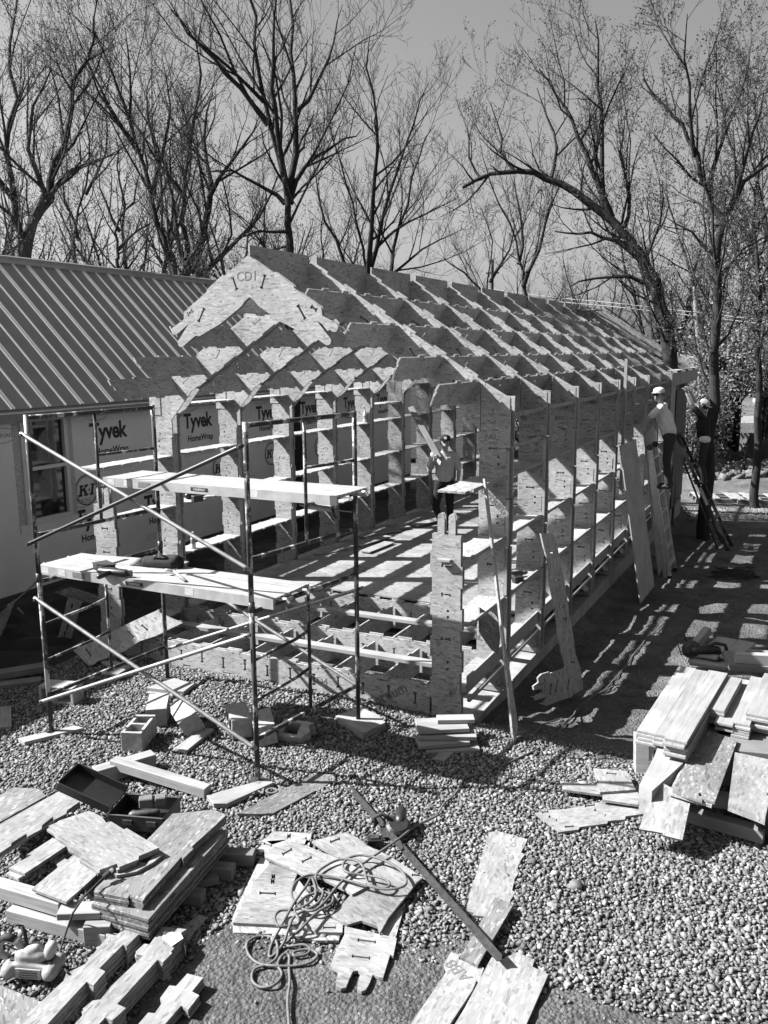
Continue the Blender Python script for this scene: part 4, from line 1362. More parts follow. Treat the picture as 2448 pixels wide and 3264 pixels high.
a_poly = A((-60, 340), (300, 140), (412, 168), (405, 195), (348, 222), (344, 210), (290, 248), (286, 262), (232, 290), (228, 275), (182, 312), (180, 328), (118, 362), (114, 348), (50, 388), (48, 400), (-60, 470))
piece('osb_board', a_poly, .25, .018, M['osb_worn'], 'long bright notched board at the back of the left pile', 'board', None)
piece('osb_board', A((-60, 362), (298, 156), (398, 184), (-60, 484)), .228, .018, M['osb'], 'plain board hidden under the long bright notched board', 'board')
piece('osb_sheet', A((-60, 215), (60, 148), (165, 155), (200, 185), (-60, 330)), .225, .018, M['osb_dark'], 'stained sheet at the far left edge behind the long notched board', 'sheet')
piece('osb_sheet', A2((240, 1025), (500, 1125), (745, 905), (800, 860), (610, 745), (560, 765)), .235, .018, M['osb_worn'], 'bare sheet lying flat beneath the notched top piece of the left pile', 'sheet')
piece('osb_sheet', A2((0, 980), (480, 1110), (470, 1128), (100, 1060), (0, 1030)), .222, .018, M['osb'], 'narrow edge strip above the near timber of the left pile', 'sheet') if False else None
piece('osb_board', A2((65, 868), (185, 912), (505, 700), (400, 640), (200, 770), (240, 770)), .245, .018, M['osb_worn'], 'narrow notched board in the gap of the left pile', 'board')
piece('osb_board', A2((45, 912), (140, 950), (500, 712), (400, 660)), .224, .018, M['osb'], 'narrow board below the notched board in the gap of the left pile', 'board')
piece('wood_block', A2((420, 830), (470, 790), (520, 810), (440, 860)), .20, .04, M['wood'], 'small pale wood block in the gap of the left pile', 'block')
b_poly = A((210, 315), (245, 300), (255, 292), (385, 250), (440, 275), (458, 300), (480, 296), (535, 330), (548, 325), (688, 408), (600, 445), (598, 460), (515, 492), (505, 478), (430, 505), (420, 492), (352, 450), (350, 430), (305, 405), (295, 380), (252, 355), (240, 335))
b_h = [A((418, 300), (430, 306), (424, 312), (412, 306))]
stack('osb_piece', b_poly, .36, 2, .018, M['osb_worn'], 'two bright notched pieces crowning the left pile', 'piece', 'pieces crowning the left pile', .012)
piece('osb_piece', A2((880, 890), (1010, 850), (1060, 820), (1110, 840), (1150, 780), (1190, 740), (1235, 765), (1150, 830), (1030, 895), (880, 925), (855, 905)), .318, .018, M['osb_worn'], 'slim notched piece slipped under the bright top pieces', 'piece')
G3 = 'short blocks at the near corner of the left pile'
for i, (q, lab) in enumerate((((560, 1170), 'pale short block lying at the near corner of the left pile'), ((690, 1215), 'square end-grain block under the near corner of the left pile'))):
    p = at(*A2(q)[0], .17)
    o = MB().box((0, 0, 0), (.26, .12, .045) if i == 0 else (.16, .12, .14)).build('wood_block', M['wood'], None, TR((p.x + .06, p.y, .17 if i == 0 else .075), .5))
    bev(tag(o, lab, 'block', G3))
# --- notched strips, three bundles at the bottom left
s1 = B2((925, 585), (1050, 605), (1055, 650), (955, 750), (930, 735), (750, 915), (795, 940), (705, 1045), (655, 1015), (300, 1400), (60, 1400), (480, 1010), (500, 955), (640, 885), (800, 690), (800, 655), (900, 650))
stack('notched_strip', s1, .125, 6, .018, M['osb_worn'], 'the notched strip bundle nearest the sander', 'strip', 'bundle of notched strips nearest the sander', .007)
s2 = B2((1225, 600), (1410, 620), (1350, 660), (1385, 690), (1290, 790), (1300, 800), (1230, 870), (1190, 850), (885, 1185), (950, 1215), (850, 1310), (795, 1285), (690, 1400), (510, 1400), (640, 1250), (625, 1220), (700, 1160), (760, 1150), (840, 1050), (1080, 820), (1030, 810), (1025, 790), (1090, 730), (1130, 735))
stack('notched_strip', s2, .125, 6, .018, M['osb_worn'], 'the film-wrapped middle bundle of notched strips', 'strip', 'middle bundle of notched strips', .007)
s3 = B2((1415, 955), (1535, 985), (1450, 1090), (1505, 1120), (1420, 1230), (1370, 1195), (1190, 1400), (990, 1400), (1120, 1250), (1170, 1255), (1230, 1170), (1210, 1140), (1280, 1045), (1330, 1050))
stack('notched_strip', s3, .075, 3, .018, M['osb_worn'], 'the short notched strip bundle at the bottom edge', 'strip', 'short bundle of notched strips', .006)
piece('osb_board', B2((1300, 590), (1380, 600), (1505, 508), (1572, 528), (1440, 675), (1330, 770), (1240, 760)), .03, .02, M['osb_worn'], 'plain board end showing beyond the film-wrapped strips', 'board')
piece('osb_sheet', B2((-80, 1020), (20, 1050), (345, 1185), (140, 1400), (-80, 1400)), .03, .018, M['osb_dark'], 'stained sheet in the bottom left corner of the yard', 'sheet')
film = MB()
fp = [at(*q, .128) for q in B2((1225, 640), (1380, 650), (1385, 700), (1300, 770), (1235, 700))]
film.add([p + Vector((random.uniform(-.01, .01), random.uniform(-.01, .01), random.uniform(.002, .014))) for p in fp] + [fp[1] + Vector((.02, 0, -.09)), fp[2] + Vector((.02, -.01, -.10)), sum(fp, Vector()) / 5 + Vector((0, 0, .022))],
         [(0, 1, 7), (1, 2, 7), (2, 3, 7), (3, 4, 7), (4, 0, 7), (1, 5, 6, 2)])
tag(film.build('plastic_film', flat('clear_film', .7, .15, 0, .1, 8, .6)), 'crumpled scrap of clear film over the middle bundle of strips', 'film')
# --- pile in the middle with the cord on it
Cz = zm(650, 2500, .45208)
def sl(cx, cy, L_, w, ang): return Cz(*slot(cx, cy, L_, w, ang))
piece('osb_piece', Cz((490, 330), (760, 345), (740, 445), (700, 470), (520, 420), (400, 405)), .035, .018, M['osb_worn'], 'small notched piece at the far side of the middle pile', 'piece', None, [sl(600, 365, 26, 22, 0), sl(725, 410, 20, 36, .4)])
piece('osb_piece', Cz((470, 555), (660, 625), (610, 740), (700, 800), (760, 880), (980, 985), (975, 1045), (790, 1040), (745, 1018), (500, 990), (205, 975), (265, 860), (262, 840), (305, 775), (330, 770), (340, 700)), .055, .018, M['osb_worn'], 'upper of two large bright pieces left in the middle pile', 'piece', 'large pieces left in the middle pile', [sl(450, 768, 118, 12, .04), sl(490, 650, 26, 18, 0), sl(485, 684, 26, 18, 0), sl(885, 1010, 90, 10, 0)])
piece('osb_piece', Cz((400, 510), (650, 650), (960, 1060), (950, 1100), (790, 1100), (690, 1075), (500, 1055), (205, 1045), (200, 940), (250, 825)), .034, .018, M['osb'], 'lower of two large bright pieces left in the middle pile', 'piece', 'large pieces left in the middle pile')
piece('osb_piece', Cz((380, 425), (440, 400), (480, 425), (590, 390), (740, 440), (860, 490), (935, 520), (1130, 610), (1150, 720), (1045, 775), (1000, 745), (820, 655), (700, 640), (660, 612), (430, 515), (425, 460), (385, 455)), .078, .018, M['osb_worn'], 'long notched piece across the top of the middle pile', 'piece', None, [sl(588, 475, 80, 12, -.5), sl(727, 530, 80, 12, -.45), sl(450, 425, 60, 10, .3)])
piece('osb_piece', Cz((760, 400), (860, 375), (1010, 335), (1120, 400), (1140, 425), (1300, 500), (1545, 655), (1500, 690), (1455, 750), (1300, 940), (1240, 1050), (1225, 1000), (1110, 960), (1010, 990), (890, 925), (960, 860), (1060, 750), (1100, 640), (935, 520), (880, 480)), .06, .018, M['osb_worn'], 'broad piece at the right of the middle pile under the cord loops', 'piece', None, [sl(925, 395, 76, 12, -.35), sl(1240, 573, 76, 12, -.3), sl(1500, 640, 70, 10, .05)])
fp4 = Cz((990, 1000), (1235, 1055), (1360, 1085), (1335, 1210), (1312, 1202), (1262, 1365), (1232, 1358), (1190, 1340), (1168, 1400), (1140, 1448), (1110, 1460), (1080, 1445), (1085, 1400), (1105, 1330), (1085, 1312), (1050, 1318), (1025, 1370), (1000, 1432), (965, 1440), (928, 1418), (935, 1370), (948, 1318), (890, 1280), (925, 1190), (990, 1060))
piece('osb_piece', fp4, .045, .018, M['osb_worn'], 'piece with two rounded fingers pointing at the bottom of the yard', 'piece', None, [sl(1148, 1104, 130, 12, .12), sl(1108, 1218, 130, 12, .12)])
piece('osb_piece', Cz((1240, 1050), (1300, 940), (1420, 835), (1350, 1085), (1245, 1062)), .022, .018, M['osb'], 'corner of a piece showing under the fingered piece', 'piece')
# --- single pieces at the right of the foreground
Dz = zm(1100, 2350, .81254)
piece('osb_piece', Dz((565, 372), (600, 368), (716, 400), (690, 452), (705, 460), (690, 480), (675, 515), (688, 522), (665, 555), (655, 600), (668, 608), (648, 640), (638, 712), (500, 698), (505, 688), (475, 682), (490, 610), (520, 520)), .03, .018, M['osb_worn'], 'bright notched piece lying alone on the gravel right of the steel bar', 'piece', None, [])
obj('lettering', text_mesh('AA1', .07, M['print_grey']), bpy.data.objects[-1] if False else None, TR((at(*Dz((590, 520))[0], .0315)), 1.9)) if False else None
piece('osb_piece', Dz((590, 625), (660, 655), (575, 800), (545, 850), (520, 895), (452, 860)), .065, .018, M['osb_dark'], 'narrow stained strip lying across the end of the steel bar', 'piece')
r3, r3m = piece('osb_piece', Dz((415, 842), (450, 856), (445, 870), (545, 905), (525, 960), (515, 955), (500, 990), (395, 1150), (240, 1150), (398, 918), (388, 890)), .045, .018, M['osb_worn'], 'notched piece marked with router numbers at the bottom of the yard', 'piece')
piece('osb_piece', Dz((575, 862), (612, 872), (675, 843), (742, 872), (735, 900), (797, 930), (700, 1150), (415, 1150), (470, 1060)), .05, .018, M['osb_worn'], 'broad pale sheet end at the bottom edge right of the numbered piece', 'piece')
piece('osb_piece', Dz((745, 297), (790, 285), (860, 282), (1000, 255), (1150, 265), (1170, 300), (1100, 310), (1098, 322), (1030, 328), (1028, 338), (920, 352), (915, 362), (835, 372), (830, 360)), .03, .018, M['osb_worn'], 'pointed notched piece lying beside the right-hand pile', 'piece', None, [Dz(*slot(1000, 295, 50, 6, .5)), Dz(*slot(880, 350, 34, 5, -.1)), Dz(*slot(815, 318, 36, 6, .45)), Dz(*slot(960, 268, 40, 5, -.15)), Dz(*slot(785, 293, 26, 5, -.15))])
piece('osb_piece', Dz((850, 175), (980, 185), (1010, 205), (1120, 205), (1140, 190), (1155, 235), (1150, 265), (1010, 245), (1010, 225), (855, 205)), .07, .018, M['osb_worn'], 'middle of three notched pieces beside the right-hand pile', 'piece')
piece('osb_piece', Dz((975, 122), (1105, 132), (1140, 205), (1000, 215), (985, 165)), .092, .018, M['osb_worn'], 'far of three notched pieces beside the right-hand pile', 'piece', None, [Dz(*slot(1045, 142, 40, 5, .1))])
# router numbers on the piece (read from the far side)
pc3 = at(*Dz((462, 905))[0], .0465)
obj('lettering', text_mesh('AB8', .105, M['print_grey'], .001), r3, TR(pc3, 2.62))
# --- steel angle bar
sa, sb2 = at(1110, 2512, .035), at(1592, 3062, .10)
ab = MB(); dd = (sb2 - sa).normalized(); sd_ = Vector((-dd.y, dd.x, 0)).normalized()
for w_, h_, o_ in ((.032, .004, Vector((0, 0, 0))), (.004, .032, sd_ * .016 + Vector((0, 0, .015)))):
    ab.bar(sa + o_, sb2 + o_, w_, h_)
tag(ab.build('steel_bar', M['dark_steel']), 'long dark steel angle bar lying diagonally across the gravel', 'steel bar')
# --- boards and blocks under and round the scaffold
Ez = zm(0, 2050, 1.2605)
def board(pix, z, t, label, mat='wood', cat='board', name='board', group=None, tilt=None):
    o, m = piece(name, pix, z, t, M[mat], label, cat, group, (), tilt)
    bev(o, .003)
    return o
board(Ez((45, 240), (190, 208), (212, 214), (62, 250)), .045, .04, 'pale base board under the near left scaffold leg')
board(Ez((522, 385), (675, 342), (692, 352), (575, 405), (540, 405)), .045, .04, 'pale base board under the near right scaffold leg')
board(Ez((370, 112), (440, 88), (492, 102), (465, 122), (420, 118)), .06, .035, 'upper board under the far left scaffold leg', group='boards under the far left scaffold leg')
board(Ez((368, 124), (440, 98), (490, 110), (455, 135)), .024, .03, 'lower board under the far left scaffold leg', group='boards under the far left scaffold leg')
board(Ez((848, 184), (905, 160), (952, 178), (975, 200), (918, 228)), .06, .035, 'upper board under the far right scaffold leg', group='boards under the far right scaffold leg')
board(Ez((850, 196), (905, 170), (978, 210), (918, 240)), .024, .03, 'lower board under the far right scaffold leg', group='boards under the far right scaffold leg')
board(Ez((443, 263), (515, 212), (540, 216), (470, 273)), .04, .03, 'short board lying flat beside the concrete blocks')
board(Ez((0, 160), (28, 158), (29, 210), (0, 212), (-40, 200), (-40, 165)), .04, .03, 'bright board end at the left edge of the gravel')
board(Ez((255, 72), (290, 58), (318, 66), (300, 78)), .10, .03, 'small board propped under the leaning pieces by the left footing')
board(Ez((255, 45), (285, 40), (330, 60), (300, 72)), .06, .03, 'small flat board by the left footing')
lb, lbm = piece('printed_board', Ez((650, 405), (660, 398), (800, 330), (842, 332), (850, 345), (690, 430), (652, 432), (600, 430)), .035, .02, M['osb_dark'], 'stained sheet stamped with big letters beside the scaffold leg', 'sheet')
lc = at(*Ez((738, 378))[0], .0365)
obj('lettering', text_mesh('NORBORD', .13, M['print_grey'], .002), lb, TR(lc, .50))
tp_ = at(*Ez((310, 305))[0], .14)
timber('timber', Ez((238, 318))[0], Ez((388, 275))[0], .14, .12, .13, 'thick short square timber lying on the gravel', 'timber')
ta, tb = at(*Ez((285, 288))[0], .185), at(*Ez((525, 362))[0], .095)
mm = frame_m((ta + tb) / 2 - Vector((0, 0, .045)), tb - ta, Vector((-(tb - ta).y, (tb - ta).x, 0)))
bev(tag(MB().box((0, 0, 0), ((tb - ta).length, .095, .085)).build('timber', M['wood'], None, mm), 'long square timber resting one end on the thick short timber', 'timber'), .006)
for i, (pq, z, ln, lab) in enumerate((((-20, 85), .10, 1.4, 'thick weathered beam at the left edge, topmost of the low beam stack'), ((10, 105), .03, 1.2, 'weathered plank under the thick beam at the left edge'), ((20, 125), -.02, 1.0, 'short weathered plank lowest at the left edge'))):
    a = at(*Ez((pq[0] - 60, pq[1] + 8))[0], z); b = at(*Ez(((115, 60), (105, 95), (60, 118))[i])[0], z)
    d_ = b - a
    mm = frame_m((a + b) / 2, d_, Vector((-d_.y, d_.x, 0)))
    bev(tag(MB().box((0, 0, 0), (d_.length, .16 - .02 * i, .07 - .015 * i)).build('beam', M['wood_dark'], None, mm), lab, 'beam', 'beams stacked at the left edge'), .005)
# concrete blocks
def cinder_block(loc, rz, rx, ry, label, broken=False):
    Lb, Wb, Hb = .39, .19, .19
    o = rect(-Lb / 2, -Wb / 2, Lb / 2, Wb / 2)
    h = [rect(-Lb / 2 + .035, -Wb / 2 + .032, -.018, Wb / 2 - .032), rect(.018, -Wb / 2 + .032, Lb / 2 - .035, Wb / 2 - .032)]
    if broken: o = [(-Lb / 2, -Wb / 2), (.03, -Wb / 2), (.09, -.02), (.06, .05), (.10, Wb / 2), (-Lb / 2, Wb / 2)]; h = h[:1]
    me = sheet_mesh('concrete_block', o, Hb, M['concrete'], h)
    bm = bmesh.new(); bm.from_mesh(me)
    for v in bm.verts: v.co += Vector((random.uniform(-.003, .003), random.uniform(-.003, .003), random.uniform(-.003, .003)))
    bm.to_mesh(me); bm.free()
    o = obj('concrete_block', me, None, Matrix.Translation(loc) @ Matrix.Rotation(rz, 4, 'Z') @ Matrix.Rotation(rx, 4, 'X') @ Matrix.Rotation(ry, 4, 'Y') @ Matrix.Translation((0, 0, -Hb / 2)))
    bev(tag(o, label, 'block', 'concrete blocks on the gravel'), .005)
def blk(px, h): p = at(*Ez(px)[0], h); return (p.x, p.y, h)
cinder_block(blk((155, 125), .095), .25, R(90), 0, 'concrete block on its side, leaning by the near left scaffold leg')
cinder_block(blk((400, 170), .095), 2.2, R(90), 0, 'concrete block with its smooth side up, behind the upright block')
cinder_block(blk((352, 228), .10), 1.95, 0, 0, 'concrete block standing with its hollow core facing up')
cinder_block(blk((472, 188), .11), 2.5, R(62), 0, 'rough concrete block tipped on its edge, right of the other two')
cinder_block(blk((604, 195), .10), 2.35, R(90), 0, 'dark concrete block on its side, left of the rounded one by the brace')
cinder_block(blk((668, 212), .10), 2.15, R(80), .1, 'weathered concrete block behind the near right scaffold leg')
cinder_block(blk((765, 235), .035), .2, R(25), 0, 'broken half block lying low in the shade of the platform', True)
# ------------------------------------------------------------------ more pieces, leaning ones
def piece_plane(name, pix, point, normal, t, mat, label, cat, group=None, holes=()):
    n = Vector(normal).normalized(); p0 = Vector(point)
    def hit(q):
        d = ray(*q); return CAM + d * ((p0 - CAM).dot(n) / d.dot(n))
    p = [hit(q) for q in pix]
    c = sum(p, Vector()) / len(p)
    xd = max((p[(i + 1) % len(p)] - p[i] for i in range(len(p))), key=lambda v: v.length)
    m = frame_m(c - n * t, xd, n.cross(xd)); inv = m.inverted()
    f = lambda v: (inv @ v)
    o = sheet(name, [(f(v).x, f(v).y) for v in p], t, mat, None, m, [[(f(hit(q)).x, f(hit(q)).y) for q in h] for h in holes])
    tag(o, label, cat, group)
    return o
Wz = zm(0, 1700, .3617)
Z7 = zm(1300, 1700, .4822)
piece_plane('osb_piece', Wz((625, 1010), (735, 945), (750, 955), (970, 855), (985, 868), (1160, 780), (1290, 720), (1460, 645), (1475, 660), (1612, 788), (1480, 850), (1380, 902), (1230, 950), (1090, 1040), (940, 1100), (850, 1130), (845, 1145), (785, 1172)), (-4.05, -.25, .0), (.25, -.70, .55), .018, M['osb'], 'notched board leaning crosswise at the foot of the left corner post', 'board', None, [Wz(*slot(1155, 890, 70, 12, .9)), Wz(*slot(780, 1050, 80, 12, .95)), Wz(*slot(1275, 830, 70, 12, .7)), Wz(*slot(710, 985, 60, 12, -.45)), Wz(*slot(1420, 670, 60, 12, -.45))])
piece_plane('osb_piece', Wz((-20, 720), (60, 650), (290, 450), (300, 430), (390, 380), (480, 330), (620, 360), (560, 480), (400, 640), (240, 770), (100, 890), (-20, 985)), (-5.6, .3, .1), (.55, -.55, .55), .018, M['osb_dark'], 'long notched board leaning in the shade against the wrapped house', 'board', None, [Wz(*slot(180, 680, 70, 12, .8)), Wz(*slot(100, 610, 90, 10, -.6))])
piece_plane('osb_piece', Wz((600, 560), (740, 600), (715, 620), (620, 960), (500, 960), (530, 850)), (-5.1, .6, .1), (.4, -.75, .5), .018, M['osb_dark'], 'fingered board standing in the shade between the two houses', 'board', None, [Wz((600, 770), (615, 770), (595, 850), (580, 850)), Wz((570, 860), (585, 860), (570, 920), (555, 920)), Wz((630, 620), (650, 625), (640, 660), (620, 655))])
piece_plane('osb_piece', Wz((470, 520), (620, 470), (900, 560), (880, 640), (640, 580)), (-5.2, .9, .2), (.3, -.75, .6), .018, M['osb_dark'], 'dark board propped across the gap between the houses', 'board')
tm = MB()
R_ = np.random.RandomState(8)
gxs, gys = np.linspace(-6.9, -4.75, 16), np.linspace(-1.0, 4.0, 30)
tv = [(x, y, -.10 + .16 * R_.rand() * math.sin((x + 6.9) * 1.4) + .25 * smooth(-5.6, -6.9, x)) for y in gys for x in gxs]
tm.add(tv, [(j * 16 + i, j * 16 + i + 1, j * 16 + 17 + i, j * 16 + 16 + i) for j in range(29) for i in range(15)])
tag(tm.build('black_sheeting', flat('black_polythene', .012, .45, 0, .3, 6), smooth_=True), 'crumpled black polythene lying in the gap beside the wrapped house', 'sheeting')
piece_plane('osb_piece', Z7((475, 488), (520, 520), (600, 588), (612, 690), (600, 800), (560, 770), (520, 715), (480, 650)), (.08, .75, .5), (1, -.25, .15), .018, M['osb_dark'], 'curved dark offcut leaning on the near right corner of the frame', 'offcut')
a, b = onground(1642, 2372), atx(1545, 1527, .02)
a.z -= .02
st = tag(empty('stick', a), 'long thin board leaning up against the near right corner of the frame', 'board')
mm = frame_m(a, b - a, (0, 1, 0))
MB().box(((b - a).length / 2, 0, 0), ((b - a).length, .05, .02)).build('shaft', M['osb'], st, mm)
sheet('foot', [(0, -.03), (.12, -.05), (.42, -.03), (.85, .01), (.85, .04), (.30, .10), (.16, .10), (.10, .04)], .02, M['osb'], st, mm @ Matrix.Translation((0, 0, -.011)))
lp_ = Z7((880, 0), (960, 0), (985, 60), (1010, 200), (1040, 330), (1065, 520), (1090, 650), (1110, 800), (1140, 880), (1160, 1030), (1090, 1065), (1085, 1080), (1010, 1105), (920, 1140), (870, 1125), (905, 1115), (915, 1080), (845, 1105), (840, 1075), (890, 1050), (890, 1030), (835, 1035), (830, 1010), (865, 985), (860, 955), (885, 930), (935, 915), (940, 925), (1040, 890), (1045, 880), (1020, 790), (1000, 700), (985, 560), (960, 430), (940, 330), (930, 200), (900, 90))
lp_h = [Z7(*slot(x, y, 26, 8, .15)) for x, y in ((955, 128), (988, 308), (1022, 482), (1038, 565), (1092, 852))] + [Z7(*slot(945, 1030, 70, 8, 1.7)), Z7(*slot(985, 1010, 80, 8, 1.7)), Z7(*slot(1060, 1000, 70, 8, 1.7))]
for i in range(2):
    piece_plane('osb_post', lp_, (.52 - .024 * i, 1.35, -.1), (1, -.32, .22), .02, M['osb'], ['outer of two notched posts with a fingered foot leaning on the frame', 'inner of two notched posts with a fingered foot leaning on the frame'][i], 'post', 'posts with fingered feet', lp_h)
# plywood sheets against the right wall
def lean_sheet(bl, br, tl, tr, xt, label):
    a, b, c, d = onground(*bl, .01), onground(*br, .01), atx(*tl, xt), atx(*tr, xt)
    up_ = ((c - a) + (d - b)) / 2
    yd = (b - a); yd.z = 0
    n = yd.cross(up_).normalized()
    ln, w = up_.length, ((b - a).length + (d - c).length) / 2
    m = frame_m(a, n.cross(up_) if n.cross(up_).dot(yd) > 0 else -n.cross(up_), up_)
    o = sheet('plywood_sheet', rect(0, 0, w, ln), .018, M['plywood'], None, m)
    tag(o, label, 'sheet', 'plywood strips leaning on the wall')
lean_sheet((2038, 1926), (2080, 1877), (1973, 1419), (2021, 1409), .16, 'tall plywood strip leaning on the wall, nearest the camera')
lean_sheet((2096, 1837), (2120, 1811), (2047, 1387), (2080, 1377), .20, 'narrow plywood strip leaning behind the aluminium ladder')
# boards at the foot of the near right post
G5 = 'boards stacked at the near right post'
Q9 = zm(900, 1700, .4822)
for i, (cx, cy, z, sx, sy, rz) in enumerate(((1452, 2285, .215, .34, .12, .48), (1408, 2305, .175, .46, .26, .55), (1425, 2330, .125, .52, .22, .42), (1410, 2355, .085, .46, .20, .62), (1440, 2375, .04, .48, .20, .50))):
    p = at(cx, cy, z)
    o = MB().box((0, 0, 0), (sx, sy, .036)).build('board', M['wood'], None, TR((p.x, p.y, z - .02), rz))
    bev(tag(o, ORD[i] + ' of the boards stacked at the near right post', 'board', G5))
p = at(1415, 2408, .02)
bev(tag(MB().box((0, 0, 0), (.20, .11, .03)).build('board', M['wood'], None, TR((p.x, p.y, .012), 1.5)), 'small offcut lying in front of the boards by the near right post', 'offcut'))
# offcuts on the floor of the frame
for i in range(9):
    o = MB().box((0, 0, 0), (random.uniform(.5, 1.1), random.uniform(.10, .24), .018)).build('offcut', M['osb_worn'], None, TR((-3.75 + random.uniform(-.25, .3), 4.9 + i * .33, FZ + .03 + .019 * (i % 3)), 1.35 + random.uniform(-.35, .35)))
    tag(o, ['%s strip of the loose offcuts along the left inside wall' % w for w in ('nearest', 'second', 'third', 'fourth', 'fifth', 'sixth', 'seventh', 'eighth', 'farthest')][i], 'offcut', 'offcuts on the floor')
o = sheet('osb_sheet', rect(0, 0, 2.2, .60), .018, M['osb_worn'], None, TR((-2.6, 7.9, FZ + .03), -.62))
tag(o, 'long bright sheet lying on the floor behind the standing worker', 'sheet')
for i in range(6):
    o = MB().box((0, 0, 0), (.02, .32, .5)).build('panel', M['osb'], None, TR((-1.35 + i * .05, 7.2 + .03 * i, FZ + .26), .25, 0, .10 + .02 * i))
    tag(o, ['%s of the small panels leaning together right of the standing worker' % w for w in ('leftmost', 'second', 'third', 'fourth', 'fifth', 'rightmost')][i], 'panel', 'small panels leaning together')
for i, (x, y) in enumerate(((-3.05, YF[3] + .55), (-2.5, YF[3] + .5))): pass

# ------------------------------------------------------------------ pile of lumber at the right
Fz = zm(1650, 1950, .48101)
def plank_stack(pa, pb, z, w, n, t, where, name='plank', seed=0):
    a, b = at(*Fz(pa)[0], z), at(*Fz(pb)[0], z)
    d = b - a
    rr = random.Random(seed)
    for i in range(n):
        dz = -i * (t + .002) - t / 2
        m = frame_m((a + b) / 2 + Vector((rr.uniform(-.008, .008), rr.uniform(-.03, .03), dz)), d, Vector((-d.y, d.x, 0)))
        o = MB().box((0, 0, 0), (d.length + rr.uniform(-.03, .03), w + rr.uniform(-.004, .004), t)).build(name, M['wood'], None, m @ Matrix.Rotation(rr.uniform(-.012, .012), 4, 'Z'))
        bev(tag(o, (ORD[i] if i < n - 1 else 'lowest') + ' of ' + where, 'plank', where), .003)
plank_stack((862, 800), (1128, 372), .46, .165, 4, .024, 'the leftmost plank stack in the right-hand pile', seed=1)
plank_stack((958, 830), (1230, 392), .46, .155, 4, .024, 'the second plank stack from the left in the right-hand pile', seed=2)
plank_stack((1048, 850), (1335, 396), .53, .17, 8, .024, 'the tall knotted plank stack in the right-hand pile', seed=3)
plank_stack((1375, 735), (1500, 440), .44, .15, 3, .024, 'the short plank stack in the middle of the right-hand pile', seed=4)
plank_stack((1475, 740), (1600, 440), .45, .14, 6, .022, 'the narrow plank stack in the right-hand pile', seed=5)
plank_stack((1590, 690), (1700, 420), .50, .19, 6, .024, 'the plank stack at the right edge of the yard', seed=6)
plank_stack((1320, 640), (1440, 430), .50, .14, 5, .024, 'the tipped plank bundle in the right-hand pile', seed=7)
plank_stack((1255, 300), (1390, 175), .42, .20, 1, .03, 'wide bright board at the back of the right-hand pile', seed=8)
plank_stack((1380, 300), (1520, 190), .42, .18, 1, .03, 'second bright board at the back of the right-hand pile', seed=9)
plank_stack((1140, 300), (1400, 340), .36, .22, 2, .025, 'the dark boards under the black saw', seed=10)
piece('osb_sheet', Fz((1225, 775), (1456, 850), (1305, 1262), (1225, 1240), (1222, 1255), (1120, 1222), (1025, 1185)), .36, .018, M['osb_dark'], 'flaky sheet lying on top of the near end of the right-hand pile', 'sheet', None, [Fz(*circle(1210, 1210, 13, 10))])
piece('osb_sheet', Fz((1200, 800), (1440, 860), (1285, 1285), (1000, 1200)), .338, .018, M['osb'], 'sheet just below the flaky sheet of the right-hand pile', 'sheet')
piece('osb_sheet', Fz((905, 1105), (1150, 1235), (1092, 1512), (960, 1480), (960, 1465), (805, 1440)), .36, .018, M['osb_worn'], 'strand board sheet sloping down off the front of the right-hand pile', 'sheet', None, [], (0.0, .45))
piece('lumber_panel', Fz((930, 890), (1115, 985), (1000, 1090), (890, 1188), (805, 1150), (905, 960)), .36, .09, M['white_board'], 'thick bright panel under the left planks of the right-hand pile', 'panel')
piece('lumber_panel', Fz((810, 1165), (890, 1195), (870, 1285), (805, 1245)), .18, .09, M['wood'], 'short thick block below the bright panel of the right-hand pile', 'block')
piece('osb_sheet', Fz((1440, 930), (1720, 990), (1640, 1370), (1580, 1345), (1395, 1275)), .36, .05, M['osb_worn'], 'pale thick sheet at the right of the right-hand pile', 'sheet')
for i, (pa, pb, z) in enumerate((((1130, 1300), (1640, 1440), .12), ((1000, 1150), (1640, 1250), .25), ((900, 930), (1640, 980), .25))):
    timber('sleeper', Fz(pa)[0], Fz(pb)[0], z, .09, .10, ['nearest', 'middle', 'farthest'][i] + ' sleeper under the right-hand pile', 'timber', 'sleepers under the right-hand pile', 'wood_dark')
for i, (q, z, lab) in enumerate((((870, 830), .30, 'dark support post at the left of the right-hand pile'), ((1250, 780), .36, 'dark support crate in the middle of the right-hand pile'), ((1500, 900), .36, 'dark support crate at the right of the right-hand pile'))):
    p = at(*Fz(q)[0], z)
    bev(tag(MB().box((0, 0, 0), (.40 if i else .12, .5 if i else .12, z + .12)).build('support', M['wood_dark'], None, TR((p.x, p.y + .25, (z - .12) / 2 - .03), .2)), lab, 'support'))
a = at(*Fz((820, 1085))[0], -.02); 
o = MB().box((0, 0, .18), (.11, .11, .42)).build('timber', M['wood'], None, TR((a.x, a.y, -.06), .35, -.25)); bev(tag(o, 'short square timber tipped on end at the left of the right-hand pile', 'timber'))
a = at(*Fz((1212, 180))[0], .45)
o = MB().box((0, 0, 0), (.30, .08, .09)).build('timber', M['wood'], None, TR((a.x, a.y, .45), 1.1, 0, -.5)); bev(tag(o, 'short square timber sticking up behind the black saw', 'timber'))
